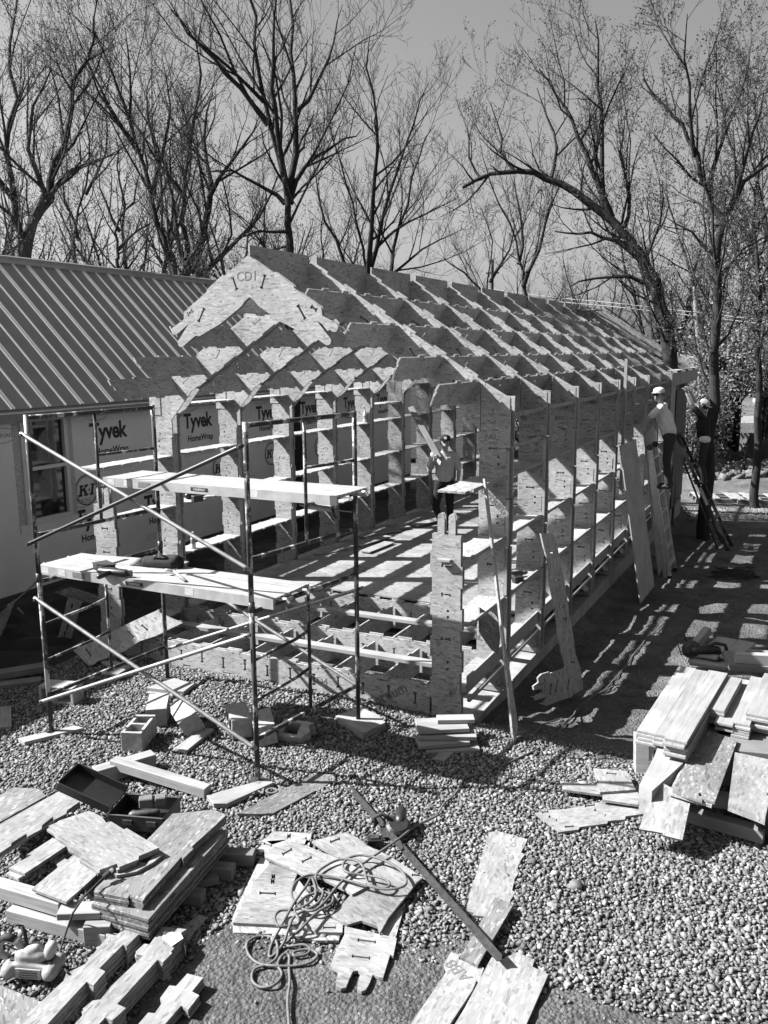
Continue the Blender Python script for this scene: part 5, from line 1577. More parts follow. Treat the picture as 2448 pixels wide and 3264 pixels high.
# jig block with a hand hole
a = at(*Fz((1560, 300))[0], .50)
jg = tag(empty('jig', (a.x, a.y, .42)), 'wooden jig block with a handle lying on the right-hand planks', 'jig')
mj = TR((a.x, a.y, .45), .25)
MB().box((0, 0, 0), (.5, .42, .06)).build('base', M['wood_dark'], jg, mj)
MB().box((.0, -.12, .08), (.38, .10, .09)).build('block', M['wood'], jg, mj)
sheet('handle', rect(-.16, -.06, .16, .06), .03, M['wood'], jg, mj @ Matrix.Translation((.03, .08, .05)), [rect(-.09, -.025, .09, .025)])
# tyre at the right edge
a = at(2440, 2700, .0)
wh = tag(empty('barrow_wheel', (a.x + .06, a.y + .1, 0)), 'dark barrow wheel cut by the right edge of the yard', 'wheel')
mw = TR((a.x + .10, a.y + .12, .20), .35, R(90))
ty = MB(); n_ = 28
for i in range(n_):
    for j in range(10):
        A1, B1 = 2 * math.pi * i / n_, 2 * math.pi * j / 10
        ty.v.append(((.165 + .042 * math.cos(B1)) * math.cos(A1), (.165 + .042 * math.cos(B1)) * math.sin(A1), .042 * math.sin(B1)))
ty.f = [(i * 10 + j, ((i + 1) % n_) * 10 + j, ((i + 1) % n_) * 10 + (j + 1) % 10, i * 10 + (j + 1) % 10) for i in range(n_) for j in range(10)]
ty.build('tyre', M['rubber'], wh, mw, True)
MB().lathe([(.13, -.02), (.13, .02)], 20).build('rim', M['dark_steel'], wh, mw)
MB().lathe([(.03, -.06), (.03, .06)], 12).build('hub', M['galv'], wh, mw)
MB().tube([(0, 0, .07), (.25, .35, .08), (.6, .75, .08)], .018, 8).build('fork', M['dark_steel'], wh, mw)

# ------------------------------------------------------------------ cords
def cord(pix, zs, r, label, mat='rubber', cat='cord', name='cord', seed=0):
    rr = random.Random(seed)
    P = []
    for i, q in enumerate(pix):
        z = zs if not hasattr(zs, '__len__') else zs[i]
        P.append(at(*q, z))
    out = []
    for i in range(len(P) - 1):
        p0, p1, p2, p3 = P[max(i - 1, 0)], P[i], P[i + 1], P[min(i + 2, len(P) - 1)]
        for j in range(5):
            t = j / 5
            out.append(.5 * ((2 * p1) + (p2 - p0) * t + (2 * p0 - 5 * p1 + 4 * p2 - p3) * t * t + (3 * p1 - p0 - 3 * p2 + p3) * t ** 3))
    out.append(P[-1])
    return tag(MB().tube(out, r, 6).build(name, M[mat], smooth_=True), label, cat)
M['cord'] = flat('grey_cord', .13, .6, 0, .2, 40)
coil = [(1659, 215), (1500, 290), (1380, 380), (1250, 470), (1120, 560), (1000, 660), (930, 730), (850, 830), (770, 890), (680, 870), (620, 790), (640, 700), (740, 640), (900, 650), (1100, 700), (1280, 740), (1420, 710), (1400, 620), (1280, 540), (1120, 500), (1020, 520), (980, 570), (1010, 620), (1120, 640), (1250, 660), (1310, 700), (1270, 735), (1160, 700), (1130, 600), (1080, 540), (960, 530), (850, 580), (790, 640), (800, 720), (840, 760), (810, 830), (730, 880), (640, 930), (600, 1010), (560, 1120), (500, 1200), (460, 1210), (480, 1120), (560, 970), (640, 830), (720, 720), (760, 660), (790, 760), (760, 820), (660, 880), (540, 890), (500, 940), (530, 1000), (640, 990), (670, 960), (640, 880), (720, 790), (830, 760), (900, 780), (900, 840), (800, 900), (700, 1000), (610, 1080), (590, 1140), (700, 1130), (750, 1160), (720, 1200), (640, 1210), (640, 1180), (740, 1165), (800, 1200), (760, 1250), (640, 1280), (500, 1280), (380, 1260), (310, 1190), (310, 1110), (400, 1070), (500, 1090), (520, 1200), (470, 1260), (360, 1300), (340, 1380), (400, 1430), (500, 1410), (550, 1340), (520, 1270), (560, 1200), (600, 1210), (600, 1290), (605, 1400), (590, 1530), (600, 1700), (590, 1800)]
def coil_z(x, y): 
    return .098 + random.uniform(0, .02) if y < 1050 and x < 1480 else .03 + random.uniform(0, .015)
cord(Cz(*coil), [coil_z(*q) for q in coil], .0088, 'thick grey extension cord tangled in loops on the middle pile', 'cord')
lead = [(1659 * .45208 + 650, 215 * .45208 + 2500), (1480, 2490), (1600, 2445), (1720, 2390), (1790, 2330), (1850, 2255), (1930, 2200), (2000, 2120), (2060, 2040), (2150, 1960), (2220, 1900)]
P_ = [onground(*q, .02) for q in lead]
tag(MB().tube([a.lerp(b, t / 4) + Vector((random.uniform(-.015, .015), random.uniform(-.015, .015), 0)) for a, b in zip(P_, P_[1:]) for t in range(4)] + [P_[-1]], .0075, 6).build('cord', M['cord'], smooth_=True), 'grey cord running from the middle pile across the dirt beside the frame', 'cord')
P_ = [onground(*q, .02) for q in ((1730, 2400), (1700, 2350), (1730, 2310), (1790, 2290), (1770, 2330), (1830, 2280), (1880, 2230), (1960, 2190), (1985, 2185))]
tag(MB().tube([a.lerp(b, t / 4) for a, b in zip(P_, P_[1:]) for t in range(4)] + [P_[-1]], .007, 6).build('cord', M['cord'], smooth_=True), 'second grey cord looping on the dirt by the fingered post', 'cord')
P_ = []
rr = random.Random(3)
for i in range(34):
    q = (2340 + 75 * math.sin(i * 1.9) + rr.uniform(-20, 20), 1822 + 16 * math.cos(i * 2.3) + rr.uniform(-6, 6) + i * .6)
    P_.append(onground(*q, .02 + .01 * (i % 3)))
tag(MB().tube([a.lerp(b, t / 3) for a, b in zip(P_, P_[1:]) for t in range(3)], .008, 5).build('cord', M['rubber'], smooth_=True), 'tangle of dark cord on the dirt near the black ladder', 'cord')

# ------------------------------------------------------------------ hand tools
def remesh(o, v=.012, it=4):
    md = o.modifiers.new('remesh', 'REMESH'); md.mode = 'VOXEL'; md.voxel_size = v; md.use_smooth_shade = True
    sm = o.modifiers.new('smooth', 'SMOOTH'); sm.iterations = it; sm.factor = .5
    return o
def capsule(mb, p, q, rp, rq, n=10):
    p, q = Vector(p), Vector(q)
    d = (q - p).normalized() if (q - p).length > 1e-6 else Vector((0, 0, 1))
    if (q - p).length < 1e-6: q = p + d * .001
    mb.tube([p - d * rp * .97, p - d * rp * .7, p, q, q + d * rq * .7, q + d * rq * .97], [rp * .22, rp * .71, rp, rq, rq * .71, rq * .22], n)
    return mb
# belt sander
sp_ = at(*B2((265, 1000))[0], 0.0)
ms = TR((sp_.x, sp_.y, .015), YAW - .12)
sn = tag(empty('belt_sander', parent=None, m=ms), 'pale belt sander with a dark handle standing on the gravel', 'sander')
b_ = MB()
b_.box((0, 0, .075), (.27, .12, .085)); capsule(b_, (-.12, .05, .075), (-.12, -.05, .075), .048, .048); capsule(b_, (.12, .05, .075), (.12, -.05, .075), .045, .045)
capsule(b_, (-.05, .0, .14), (.06, .0, .15), .055, .045); capsule(b_, (.0, 0, .17), (.03, 0, .19), .045, .035)
remesh(b_.build('body', M['grey_plastic'], sn, ms), .008, 3)
h_ = MB(); h_.tube([(-.05, 0, .17), (-.09, 0, .225), (-.15, 0, .235), (-.20, 0, .20), (-.20, 0, .14), (-.15, 0, .11)], [.022, .022, .021, .022, .022, .02], 10)
h_.build('rear_handle', M['light_plastic'], sn, ms, True)
MB().tube([(-.095, 0, .232), (-.15, 0, .242), (-.195, 0, .215)], .0225, 10).build('grip', M['rubber'], sn, ms, True)
k_ = MB(); capsule(k_, (.095, 0, .15), (.115, 0, .20), .032, .036); k_.build('front_knob', M['light_plastic'], sn, ms, True)
MB().box((0.0, -.063, .07), (.15, .006, .06)).build('side_cover', M['light_plastic'], sn, ms)
for i in range(4): MB().box((.0, -.0675, .05 + i * .014), (.11, .003, .005)).build('vent', M['dark_steel'], sn, ms)
MB().lathe([(.036, 0), (.036, .006)], 16, TR((-.12, -.058, .075), 0, R(90))).build('roller', M['black_plastic'], sn, ms)
bl = MB()
for s in (-1, 1): bl.box((0, 0, .075 + s * .052), (.24, .076, .004))
bl.build('belt', M['rubber'], sn, ms)
MB().tube([(-.03, 0, .19), (-.035, 0, .26), (-.05, .0, .32)], .011, 8).build('cord_sleeve', M['rubber'], sn, ms, True)
pA = ms @ Vector((-.05, 0, .32))
pts_ = [pA, pA + Vector((-.04, -.02, .01)), at(*B2((60, 690))[0], .12), at(*B2((20, 720))[0], .03), at(*B2((80, 700))[0], .02), at(*B2((300, 680))[0], .02), at(*B2((560, 720))[0], .02), at(*B2((720, 780))[0], .03)]
tag(MB().tube(pts_, .006, 6).build('cord', M['rubber'], smooth_=True), 'thin dark cord trailing from the belt sander over the gravel', 'cord')
pts_ = [at(*B2(q)[0], z) for q, z in (((800, 215), .345), ((740, 270), .33), ((640, 370), .33), ((590, 440), .31), ((550, 500), .22), ((500, 640), .10), ((455, 780), .04), ((455, 870), .03), ((510, 950), .14))]
cq = tag(empty('plug_cord', pts_[0]), 'dark cord with a bright plug lying over the stained sheets', 'cord')
MB().tube(pts_, .006, 6).build('cord', M['rubber'], cq, smooth_=True)
d_ = (pts_[0] - pts_[1]).normalized()
MB().tube([pts_[0] - d_ * .02, pts_[0] + d_ * .03], [.016, .018], 8).build('plug', M['rubber'], cq)
MB().tube([pts_[0] + d_ * .03, pts_[0] + d_ * .055], [.013, .011], 8).build('plug_tip', M['aluminium'], cq)
# open tool case
cp = at(*A((628, 290))[0], .12)
mc = TR((cp.x, cp.y, .12), .30, .0)
case = tag(empty('tool_case', parent=None, m=mc), 'open black plastic tool case with a drill and batteries in it', 'tool case')
cb = MB(); cw, cl, chh, tt = .42, .30, .12, .012
cb.box((0, 0, tt / 2), (cw, cl, tt)); cb.box((0, -cl / 2, chh / 2), (cw, tt, chh)); cb.box((0, cl / 2, chh / 2), (cw, tt, chh)); cb.box((-cw / 2, 0, chh / 2), (tt, cl, chh)); cb.box((cw / 2, 0, chh / 2), (tt, cl, chh))
bev(cb.build('tray', M['black_plastic'], case, mc), .006)
ml = mc @ Matrix.Translation((-cw / 2 - .004, 0, chh)) @ Matrix.Rotation(R(-158), 4, 'Y')
lid = MB()
lid.box((cw / 2, 0, .0), (cw, cl, tt)); lid.box((cw / 2, -cl / 2, -.03), (cw, tt, .07)); lid.box((cw / 2, cl / 2, -.03), (cw, tt, .07)); lid.box((cw, 0, -.03), (tt, cl, .07))
bev(lid.build('lid', M['black_plastic'], case, ml), .006)
MB().box((-.06, -cl / 2 - .012, .07), (.07, .014, .035)).build('latch', M['dark_steel'], case, mc); MB().box((.12, -cl / 2 - .012, .07), (.07, .014, .035)).build('latch', M['dark_steel'], case, mc)
mt = mc @ TR((.03, .03, .10), .35)
for i, (c, s) in enumerate((((-.03, .03, .02), (.10, .07, .07)), ((.075, .03, .02), (.08, .07, .07)))):
    bev(MB().box(c, s).build('battery', flat('charger_grey', .16, .5), case, mt), .006)
dr = MB(); capsule(dr, (-.12, -.07, -.02), (.05, -.07, -.02), .03, .026); capsule(dr, (-.08, -.07, -.02), (-.12, -.02, -.03), .02, .02)
dr.build('drill', M['dark_steel'], case, mt, True)
# circular saw on the gravel by the steel bar
q = at(*Cz((1370, 320))[0], .05)
mq = TR((q.x, q.y, .03), .6)
cs = tag(empty('circular_saw', parent=None, m=mq), 'dark circular saw lying on the gravel beside the steel bar', 'saw')
MB().lathe([(.085, 0), (.09, .012), (.07, .03)], 20, TR((0, 0, .05), 0, R(20))).build('blade_guard', M['black_plastic'], cs, mq)
MB().box((0, .0, .005), (.26, .13, .005)).build('shoe', M['dark_steel'], cs, mq)
sm_ = MB(); capsule(sm_, (.02, .04, .07), (.05, .16, .075), .045, .04); sm_.build('motor', M['black_plastic'], cs, mq, True)
MB().tube([(-.04, .02, .08), (-.11, .05, .13), (-.17, .06, .10), (-.15, .05, .05)], .016, 8).build('handle', M['rubber'], cs, mq, True)
q2 = at(*Cz((1205, 405))[0], .05)
bt_ = tag(empty('battery_pack', (q2.x, q2.y, .02)), 'black battery pack lying left of the circular saw', 'battery')
bev(MB().box((0, 0, .035), (.11, .07, .055)).build('body', M['black_plastic'], bt_, TR((q2.x, q2.y, .02), .5)), .006)
MB().box((0, 0, .068), (.06, .05, .012)).build('terminal', M['dark_steel'], bt_, TR((q2.x, q2.y, .02), .5))
# black saw on the right-hand pile
q = at(*Fz((1240, 275))[0], .42)
mq = TR((q.x, q.y, .40), .4)
cs = tag(empty('power_saw', parent=None, m=mq), 'black power saw with a coiled lead on the right-hand pile', 'saw')
sm_ = MB(); capsule(sm_, (-.10, 0, .05), (.12, 0, .06), .05, .042); sm_.build('motor', M['black_plastic'], cs, mq, True)
MB().tube([(.02, 0, .09), (.10, 0, .13), (.20, 0, .11), (.22, 0, .05)], .018, 8).build('handle', M['rubber'], cs, mq, True)
MB().lathe([(.09, 0), (.095, .02), (.05, .03)], 18, TR((-.14, .02, .06), 0, R(85))).build('blade_guard', M['dark_steel'], cs, mq)
MB().tube([(-.1, 0, .02), (-.25, -.05, .02), (-.28, .08, .16), (-.2, .1, .22), (-.14, .02, .02)], .007, 6).build('lead', M['rubber'], cs, mq, True)
# things on the lower platform
DZ = 1.565
def ond(px, py): return at(px * K, py * K, DZ + .03)
q = ond(246, 1238); mq = TR((q.x, q.y, DZ), .15)
nl = tag(empty('nail_gun', parent=None, m=mq), 'black nailer lying on the left end of the lower platform', 'nailer')
n1 = MB(); capsule(n1, (-.14, 0, .04), (.12, 0, .04), .03, .034); capsule(n1, (-.02, 0, .04), (-.05, -.14, .03), .022, .024); n1.build('body', M['black_plastic'], nl, mq, True)
MB().box((-.12, .06, .035), (.18, .035, .045)).build('magazine', M['dark_steel'], nl, mq); MB().box((.16, 0, .04), (.05, .02, .05)).build('nose', M['dark_steel'], nl, mq)
q = ond(225, 1225); mq = TR((q.x, q.y, DZ), -.4)
n2 = tag(empty('screw_box', parent=None, m=mq), 'flat black box behind the nailer on the lower platform', 'box')
bev(MB().box((0, 0, .03), (.20, .13, .055)).build('body', M['black_plastic'], n2, mq), .005); MB().box((0, 0, .062), (.21, .14, .008)).build('lid', M['dark_steel'], n2, mq)
q = at(348 * K, 1216 * K, 1.60); mq = TR((q.x, q.y, 1.525), .1)
bgm = MB(); capsule(bgm, (-.16, 0, .06), (.14, .02, .08), .07, .085); capsule(bgm, (.10, .02, .09), (.16, 0, .12), .06, .05)
bg_ = tag(empty('tool_bag', parent=None, m=mq), 'slumped black tool bag with a mallet beside it behind the lower platform', 'bag')
remesh(bgm.build('bag', flat('black_cloth', .012, .9, 0, .4, 30), bg_, mq), .012, 2)
MB().tube([(-.05, -.04, .12), (.02, -.06, .18), (.1, -.04, .14)], .009, 6).build('strap', M['rubber'], bg_, mq, True)
mlt = tag(empty('mallet', (q.x - .22, q.y - .04, 1.56)), 'wooden mallet head poking out from the black tool bag', 'mallet')
MB().tube([(q.x - .30, q.y - .06, 1.59), (q.x - .18, q.y - .04, 1.60)], .04, 12).build('head', M['wood'], mlt, smooth_=True); MB().tube([(q.x - .18, q.y - .04, 1.60), (q.x + .05, q.y, 1.62)], .014, 8).build('handle', M['wood_dark'], mlt, smooth_=True)
q = at(372 * K, 1238 * K, DZ + .02)
hm = tag(empty('hammer', (q.x, q.y, DZ)), 'claw hammer lying on the back edge of the lower platform', 'hammer')
MB().tube([(q.x - .02, q.y + .04, DZ + .03), (q.x + .26, q.y - .14, DZ + .012)], .013, 8).build('handle', M['wood'], hm, smooth_=True)
MB().tube([(q.x - .05, q.y - .03, DZ + .045), (q.x - .02, q.y + .04, DZ + .03), (q.x - .03, q.y + .10, DZ + .035)], [.016, .014, .006], 8).build('head', M['aluminium'], hm, smooth_=True)
# plastic bottles on the left wall shelves
def bottle(p, label):
    b = tag(empty('water_bottle', p), label, 'bottle', 'water bottles on the shelves')
    mm = Matrix.Translation(p)
    gl = flat('clear_bottle', .62, .12, 0, .06, 10, .5)
    MB().lathe([(.031, 0), (.033, .01), (.033, .06), (.030, .075), (.033, .09), (.033, .14), (.024, .175), (.013, .195), (.013, .205)], 14, None).build('body', gl, b, mm, True)
    MB().lathe([(.015, .20), (.015, .222)], 12).build('cap', M['white_vinyl'], b, mm)
    MB().lathe([(.0335, .07), (.0335, .125)], 14).build('paper_label', M['grey_plastic'], b, mm)
p = atx(620, 1818, XL + .20); bottle((XL + .20, p.y, .95), 'clear water bottle on the left wall shelf behind the tool bag')
p = atx(1165, 1475, XL + .20); bottle((XL + .20, p.y, 2.24), 'clear water bottle high on the left wall, seen behind the scaffold rail')
# black drill on a shelf of the left wall, caulking gun under the upper platform, drill on the right sill
def cordless(loc, rz, label, sc=1.0):
    mq = TR(loc, rz) @ Matrix.Scale(sc, 4)
    r = tag(empty('cordless_drill', parent=None, m=mq), label, 'drill', 'cordless drills')
    d = MB(); capsule(d, (-.09, 0, .03), (.06, 0, .03), .032, .03); d.build('body', M['black_plastic'], r, mq, True)
    MB().tube([(.08, 0, .03), (.13, 0, .03)], [.022, .014], 10).build('chuck', M['dark_steel'], r, mq, True)
    MB().tube([(-.05, 0, .02), (-.08, -.14, .02)], .019, 8).build('grip', M['rubber'], r, mq, True)
    bev(MB().box((-.09, -.17, .025), (.10, .06, .06)).build('battery', M['black_plastic'], r, mq), .005)
p = atx(425 * K, 1090 * K, XL + .16); cordless((XL + .16, p.y, 1.60), 1.2, 'black cordless drill on the left wall shelf under the upper platform', 1.4)
p = atx(1117 * K, 1272 * K, -.12); cordless((-.14, p.y, .925), .9, 'black cordless drill on the low shelf of the right wall', 1.2)
p = atx(940 * K, 970 * K, -3.6)
q = aty(692 * K, 1097 * K, -.62)
cg = tag(empty('caulking_gun', (q.x, q.y, q.z)), 'caulking gun hanging from the right end of the upper platform', 'caulking gun')
MB().tube([(q.x - .13, q.y, q.z + .005), (q.x + .10, q.y + .02, q.z - .01)], .026, 12).build('cartridge', M['light_plastic'], cg, smooth_=True)
MB().tube([(q.x - .13, q.y, q.z + .005), (q.x - .22, q.y, q.z + .01)], [.018, .005], 8).build('nozzle', M['light_plastic'], cg, smooth_=True)
MB().tube([(q.x + .10, q.y + .02, q.z - .01), (q.x + .30, q.y + .03, q.z - .02)], .006, 6).build('rod', M['galv'], cg, smooth_=True)
MB().tube([(q.x + .11, q.y + .02, q.z), (q.x + .15, q.y + .02, q.z - .09)], .012, 6).build('trigger', M['black_plastic'], cg, smooth_=True)
MB().tube([(q.x + .10, q.y + .02, q.z + .02), (q.x + .08, q.y + .03, 2.24)], .004, 6).build('hook', M['galv'], cg, smooth_=True)
# ------------------------------------------------------------------ people
M['skin'] = flat('skin', .30, .55, 0, .08, 8)
M['hair'] = flat('dark_hair', .02, .7)
def cloth(name, v): 
    m, nt, b = newmat(name, .9, 0, .15)
    v = v * .65 if v > .1 else v * .8
    n = noise_(nt, coords(nt), 7, 4, .6); f = noise_(nt, coords(nt), 60, 2)
    L(nt, ramp(nt, n, [(.3, v * .85), (.7, v * 1.1)]), b.inputs['Base Color'])
    bump(nt, b, mathn(nt, 'MULTIPLY_ADD', f, .15, n), .8, .04)
    return m
M['shirt_grey'] = cloth('grey_tshirt', .46); M['shirt_white'] = cloth('white_tshirt', .74); M['shirt_dark'] = cloth('charcoal_tshirt', .022)
M['jeans'] = cloth('dark_jeans', .04); M['trousers'] = cloth('black_trousers', .018); M['boot'] = flat('boots', .03, .7)
def hand(mb, wrist, d, palm_n, curl=.6, s=1.0):
    """palm and five unequal bent fingers"""
    d = Vector(d).normalized(); n = Vector(palm_n); n = (n - d * n.dot(d)).normalized(); a = d.cross(n)
    w = Vector(wrist)
    for k in (-1, 0, 1):
        capsule(mb, w + a * k * .02 * s, w + d * .085 * s + a * k * .024 * s, .017 * s, .015 * s, 6)
    for k, ln in zip((-1.5, -.5, .5, 1.5), (.062, .078, .082, .070)):
        p = w + d * .085 * s + a * k * .019 * s
        q = p + (d * math.cos(curl) + n * math.sin(curl)) * ln * .5 * s
        r = q + (d * math.cos(curl * 2.3) + n * math.sin(curl * 2.3)) * ln * .5 * s
        capsule(mb, p, q, .0095 * s, .009 * s, 6); capsule(mb, q, r, .009 * s, .0075 * s, 6)
    p = w + d * .03 * s + a * .03 * s
    q = p + (d * .6 + a * .6 + n * .4).normalized() * .045 * s
    capsule(mb, p, q, .012 * s, .010 * s, 6); capsule(mb, q, q + (d * .8 + n * .5).normalized() * .03 * s, .010 * s, .008 * s, 6)
def person(label, loc, rz, J, shirt, trousers, head_yaw=0.0, head_pitch=0.0, sleeve=.62, cap=None, cap_back=False, glasses=False, palm=((1, 0, 0), (-1, 0, 0)), curl=(.6, .6), undershirt=False, hair_len=0):
    m = TR(loc, rz)
    root = tag(empty('person', parent=None, m=m), label, 'person', 'people on the building site')
    J = {k: Vector(v) for k, v in J.items()}
    body = MB()
    capsule(body, J['pelvis'], J['chest'], .115, .125); capsule(body, J['chest'], J['neck'], .10, .055)
    capsule(body, J['neck'], J['head'] - Vector((0, 0, .04)), .054, .056)
    for s in ('r', 'l'):
        capsule(body, J['sh' + s], J['el' + s], .048, .038); capsule(body, J['el' + s], J['wr' + s], .038, .026)
        capsule(body, J['hip' + s], J['kn' + s], .078, .052); capsule(body, J['kn' + s], J['an' + s], .052, .036)
        capsule(body, J['neck'] * .6 + J['chest'] * .4, J['sh' + s], .055, .055)
        d = (J['wr' + s] - J['el' + s]).normalized()
        hand(body, J['wr' + s], J.get('hd' + s, d) if ('hd' + s) not in J else J['hd' + s], palm[0] if s == 'r' else palm[1], curl[0] if s == 'r' else curl[1])
    hm = Matrix.Translation(J['head']) @ Euler((head_pitch, 0, head_yaw)).to_matrix().to_4x4()
    # head: skull, jaw, nose, ears
    prof = [(.012, .118), (.045, .108), (.068, .085), (.078, .05), (.079, .015), (.076, -.02), (.070, -.055), (.056, -.088), (.034, -.108), (.012, -.115)]
    hv, n = [], 14
    hb = MB()
    for r, z in prof:
        for k in range(n):
            a = 2 * math.pi * k / n
            y = math.sin(a) * r * 1.18 + (.012 if z > -.03 else -.012 * (1 if math.sin(a) < 0 else 0))
            hv.append(hm @ Vector((math.cos(a) * r * .96, y, z)))
    hf = [(i * n + k, i * n + (k + 1) % n, (i + 1) * n + (k + 1) % n, (i + 1) * n + k) for i in range(len(prof) - 1) for k in range(n)] + [tuple(range(n)), tuple((len(prof) - 1) * n + k for k in range(n - 1, -1, -1))]
    body.add(hv, hf)
    capsule(body, hm @ Vector((0, -.088, .012)), hm @ Vector((0, -.108, -.022)), .011, .015, 6)
    for s in (-1, 1): capsule(body, hm @ Vector((s * .078, .012, .012)), hm @ Vector((s * .082, .016, -.022)), .014, .010, 6)
    bo = body.build('body', M['skin'], root, m)
    remesh(bo, .0085, 2)
    face = MB()
    for s in (-1, 1):
        face.box((s * .032, -.089, .016), (.026, .008, .010), hm); face.box((s * .032, -.088, .034), (.034, .008, .007), hm)
    face.box((0, -.090, -.052), (.044, .010, .008), hm)
    face.build('facial_features', M['hair'], root, m)
    if glasses:
        gl = MB()
        for s in (-1, 1): gl.box((s * .034, -.100, .018), (.05, .006, .032), hm); gl.box((s * .074, -.045, .02), (.005, .10, .008), hm)
        gl.build('glasses', M['black_plastic'], root, m)
    hr = MB()
    hp = [(.02, .124), (.052, .112), (.077, .085), (.086, .05), (.086, .01), (.080, -.03 - hair_len)]
    vv = []
    for r, z in hp:
        for k in range(9):
            a = math.pi * (k / 8) * 1.16 - .25
            vv.append(hm @ Vector((math.cos(a) * r, math.sin(a) * r * 1.2 + .012, z)))
    hr.add(vv, [(i * 9 + k, i * 9 + k + 1, (i + 1) * 9 + k + 1, (i + 1) * 9 + k) for i in range(5) for k in range(8)])
    hr.build('hair', M['hair'], root, m, True)
    if cap:
        cpm = MB()
        hm2 = hm @ Matrix.Translation((0, .008, .045)) @ Matrix.Rotation(R(180) if cap_back else 0, 4, 'Z')
        cpm.lathe([(.094, 0), (.095, .03), (.086, .062), (.058, .085), (.015, .094)], 18, hm2 @ Matrix.Scale(1.10, 4, (0, 1, 0)))
        co2 = cpm.build('cap', cap, root, m, True)
        pk = [(-.075, -.055), (-.072, -.11), (-.045, -.155), (0, -.168), (.045, -.155), (.072, -.11), (.075, -.055)]
        bi = MB(); bi.add([hm2 @ Vector((x, y, .006 - 1.6 * x * x)) for x, y in pk] + [hm2 @ Vector((x, y, .014 - 1.6 * x * x)) for x, y in pk], [tuple(range(6, -1, -1)), tuple(range(7, 14))] + [(i, i + 1, i + 8, i + 7) for i in range(6)])
        bi.build('peak', cap, co2, m)
        if not cap_back and cap is M['capdark']: MB().lathe([(.026, 0), (.024, .004)], 14, hm2 @ TR((0, -.100, .045), 0, R(72))).build('badge', M['white_vinyl'], co2, m)
    sh = MB()
    capsule(sh, J['pelvis'] + Vector((0, 0, .02)), J['chest'], .135, .145); capsule(sh, J['chest'], J['neck'] - Vector((0, 0, .06)), .135, .075)
    for s in ('r', 'l'):
        capsule(sh, (J['neck'] - Vector((0, 0, .07))), J['sh' + s], .065, .068)
        e = J['sh' + s].lerp(J['el' + s], sleeve)
        capsule(sh, J['sh' + s], e, .067, .066)
        capsule(sh, J['chest'] + (J['sh' + s] - J['chest']) * .45, J['pelvis'] + (J['hip' + s] - J['pelvis']) * .7 + Vector((0, 0, .12)), .085, .095)
    remesh(sh.build('shirt', shirt, root, m), .012, 3)
    if undershirt:
        us = MB(); 
        for s in ('r', 'l'): capsule(us, J['pelvis'], J['hip' + s] + Vector((0, 0, .04)), .128, .11)
        remesh(us.build('undershirt', M['shirt_white'], root, m), .012, 2)
    tr_ = MB()
    capsule(tr_, J['pelvis'] - Vector((0, 0, .02)), J['pelvis'] + Vector((0, 0, .02)), .128, .122)
    for s in ('r', 'l'):
        capsule(tr_, J['pelvis'], J['hip' + s], .115, .10); capsule(tr_, J['hip' + s], J['kn' + s], .095, .068); capsule(tr_, J['kn' + s], J['an' + s], .066, .058)
    remesh(tr_.build('trousers', trousers, root, m), .012, 3)
    for s in ('r', 'l'):
        f = J['an' + s]; fd = J.get('ft' + s, Vector((0, -1, 0)))
        b_ = MB(); capsule(b_, f + Vector((0, .02, -.03)), f + fd * .15 + Vector((0, 0, -.055)), .048, .040); capsule(b_, f, f + Vector((0, 0, -.05)), .05, .045)
        remesh(b_.build('boot', M['boot'], root, m), .010, 2)
    return root, m
M['capdark'] = cloth('black_cap', .022); M['capwhite'] = cloth('white_cap', .70); M['capgrey'] = cloth('pale_cap', .50)
# standing in the frame, a board on the right shoulder
P1 = (-2.92, 6.75, FZ + .02)
J1 = dict(pelvis=(.0, 0, .96), chest=(.01, .0, 1.27), neck=(0, .01, 1.48), head=(.01, -.02, 1.635),
          shr=(-.185, .0, 1.42), elr=(-.27, .02, 1.13), wrr=(-.17, -.14, 1.33), hdr=(.15, .1, .9), shl=(.185, .02, 1.42), ell=(.255, .06, 1.13), wrl=(.24, -.02, .90), hdl=(0, -.1, -1),
          hipr=(-.09, 0, .90), knr=(-.15, -.10, .50), anr=(-.02, .10, .10), hipl=(.09, 0, .90), knl=(.10, -.03, .50), anl=(.11, .02, .10), ftr=(-.1, -1, 0), ftl=(.3, -.95, 0))
p1, m1 = person('man in a grey shirt and dark cap standing inside the frame, board on shoulder', P1, .39, J1, M['shirt_grey'], M['trousers'], .05, .05, .80, M['capdark'], palm=((.6, -.6, 0), (-1, 0, 0)), curl=(1.1, .5), hair_len=.02)
a, b = m1 @ Vector((-.10, -.16, 1.38)), m1 @ Vector((-.62, .75, 2.20))
o = MB().box(((b - a).length / 2, 0, 0), ((b - a).length, .10, .035)).build('carried_board', M['wood_dark'], None, frame_m(a, b - a, (1, .4, 0)))
bev(tag(o, 'narrow board carried on the shoulder of the man in the grey shirt', 'board'))
# on the aluminium ladder, turned to the camera
P2 = (.62, 8.35, 1.10)
J2 = dict(pelvis=(0, -.02, .96), chest=(0, -.12, 1.27), neck=(0, -.19, 1.48), head=(.02, -.22, 1.62),
          shr=(-.18, -.15, 1.42), elr=(-.24, -.40, 1.20), wrr=(-.12, -.62, 1.16), hdr=(.2, -1, 0), shl=(.18, -.15, 1.42), ell=(.22, -.40, 1.18), wrl=(.12, -.62, 1.13), hdl=(-.2, -1, 0),
          hipr=(-.09, 0, .90), knr=(-.10, -.06, .50), anr=(-.09, .02, .10), hipl=(.09, 0, .90), knl=(.10, -.02, .50), anl=(.09, .02, .10))
person('man in a white shirt and white cap on the aluminium ladder', P2, R(-90), J2, M['shirt_white'], M['jeans'], 1.15, .05, .55, M['capwhite'], glasses=True, palm=((.3, 0, -1), (-.3, 0, -1)), curl=(.5, .5))
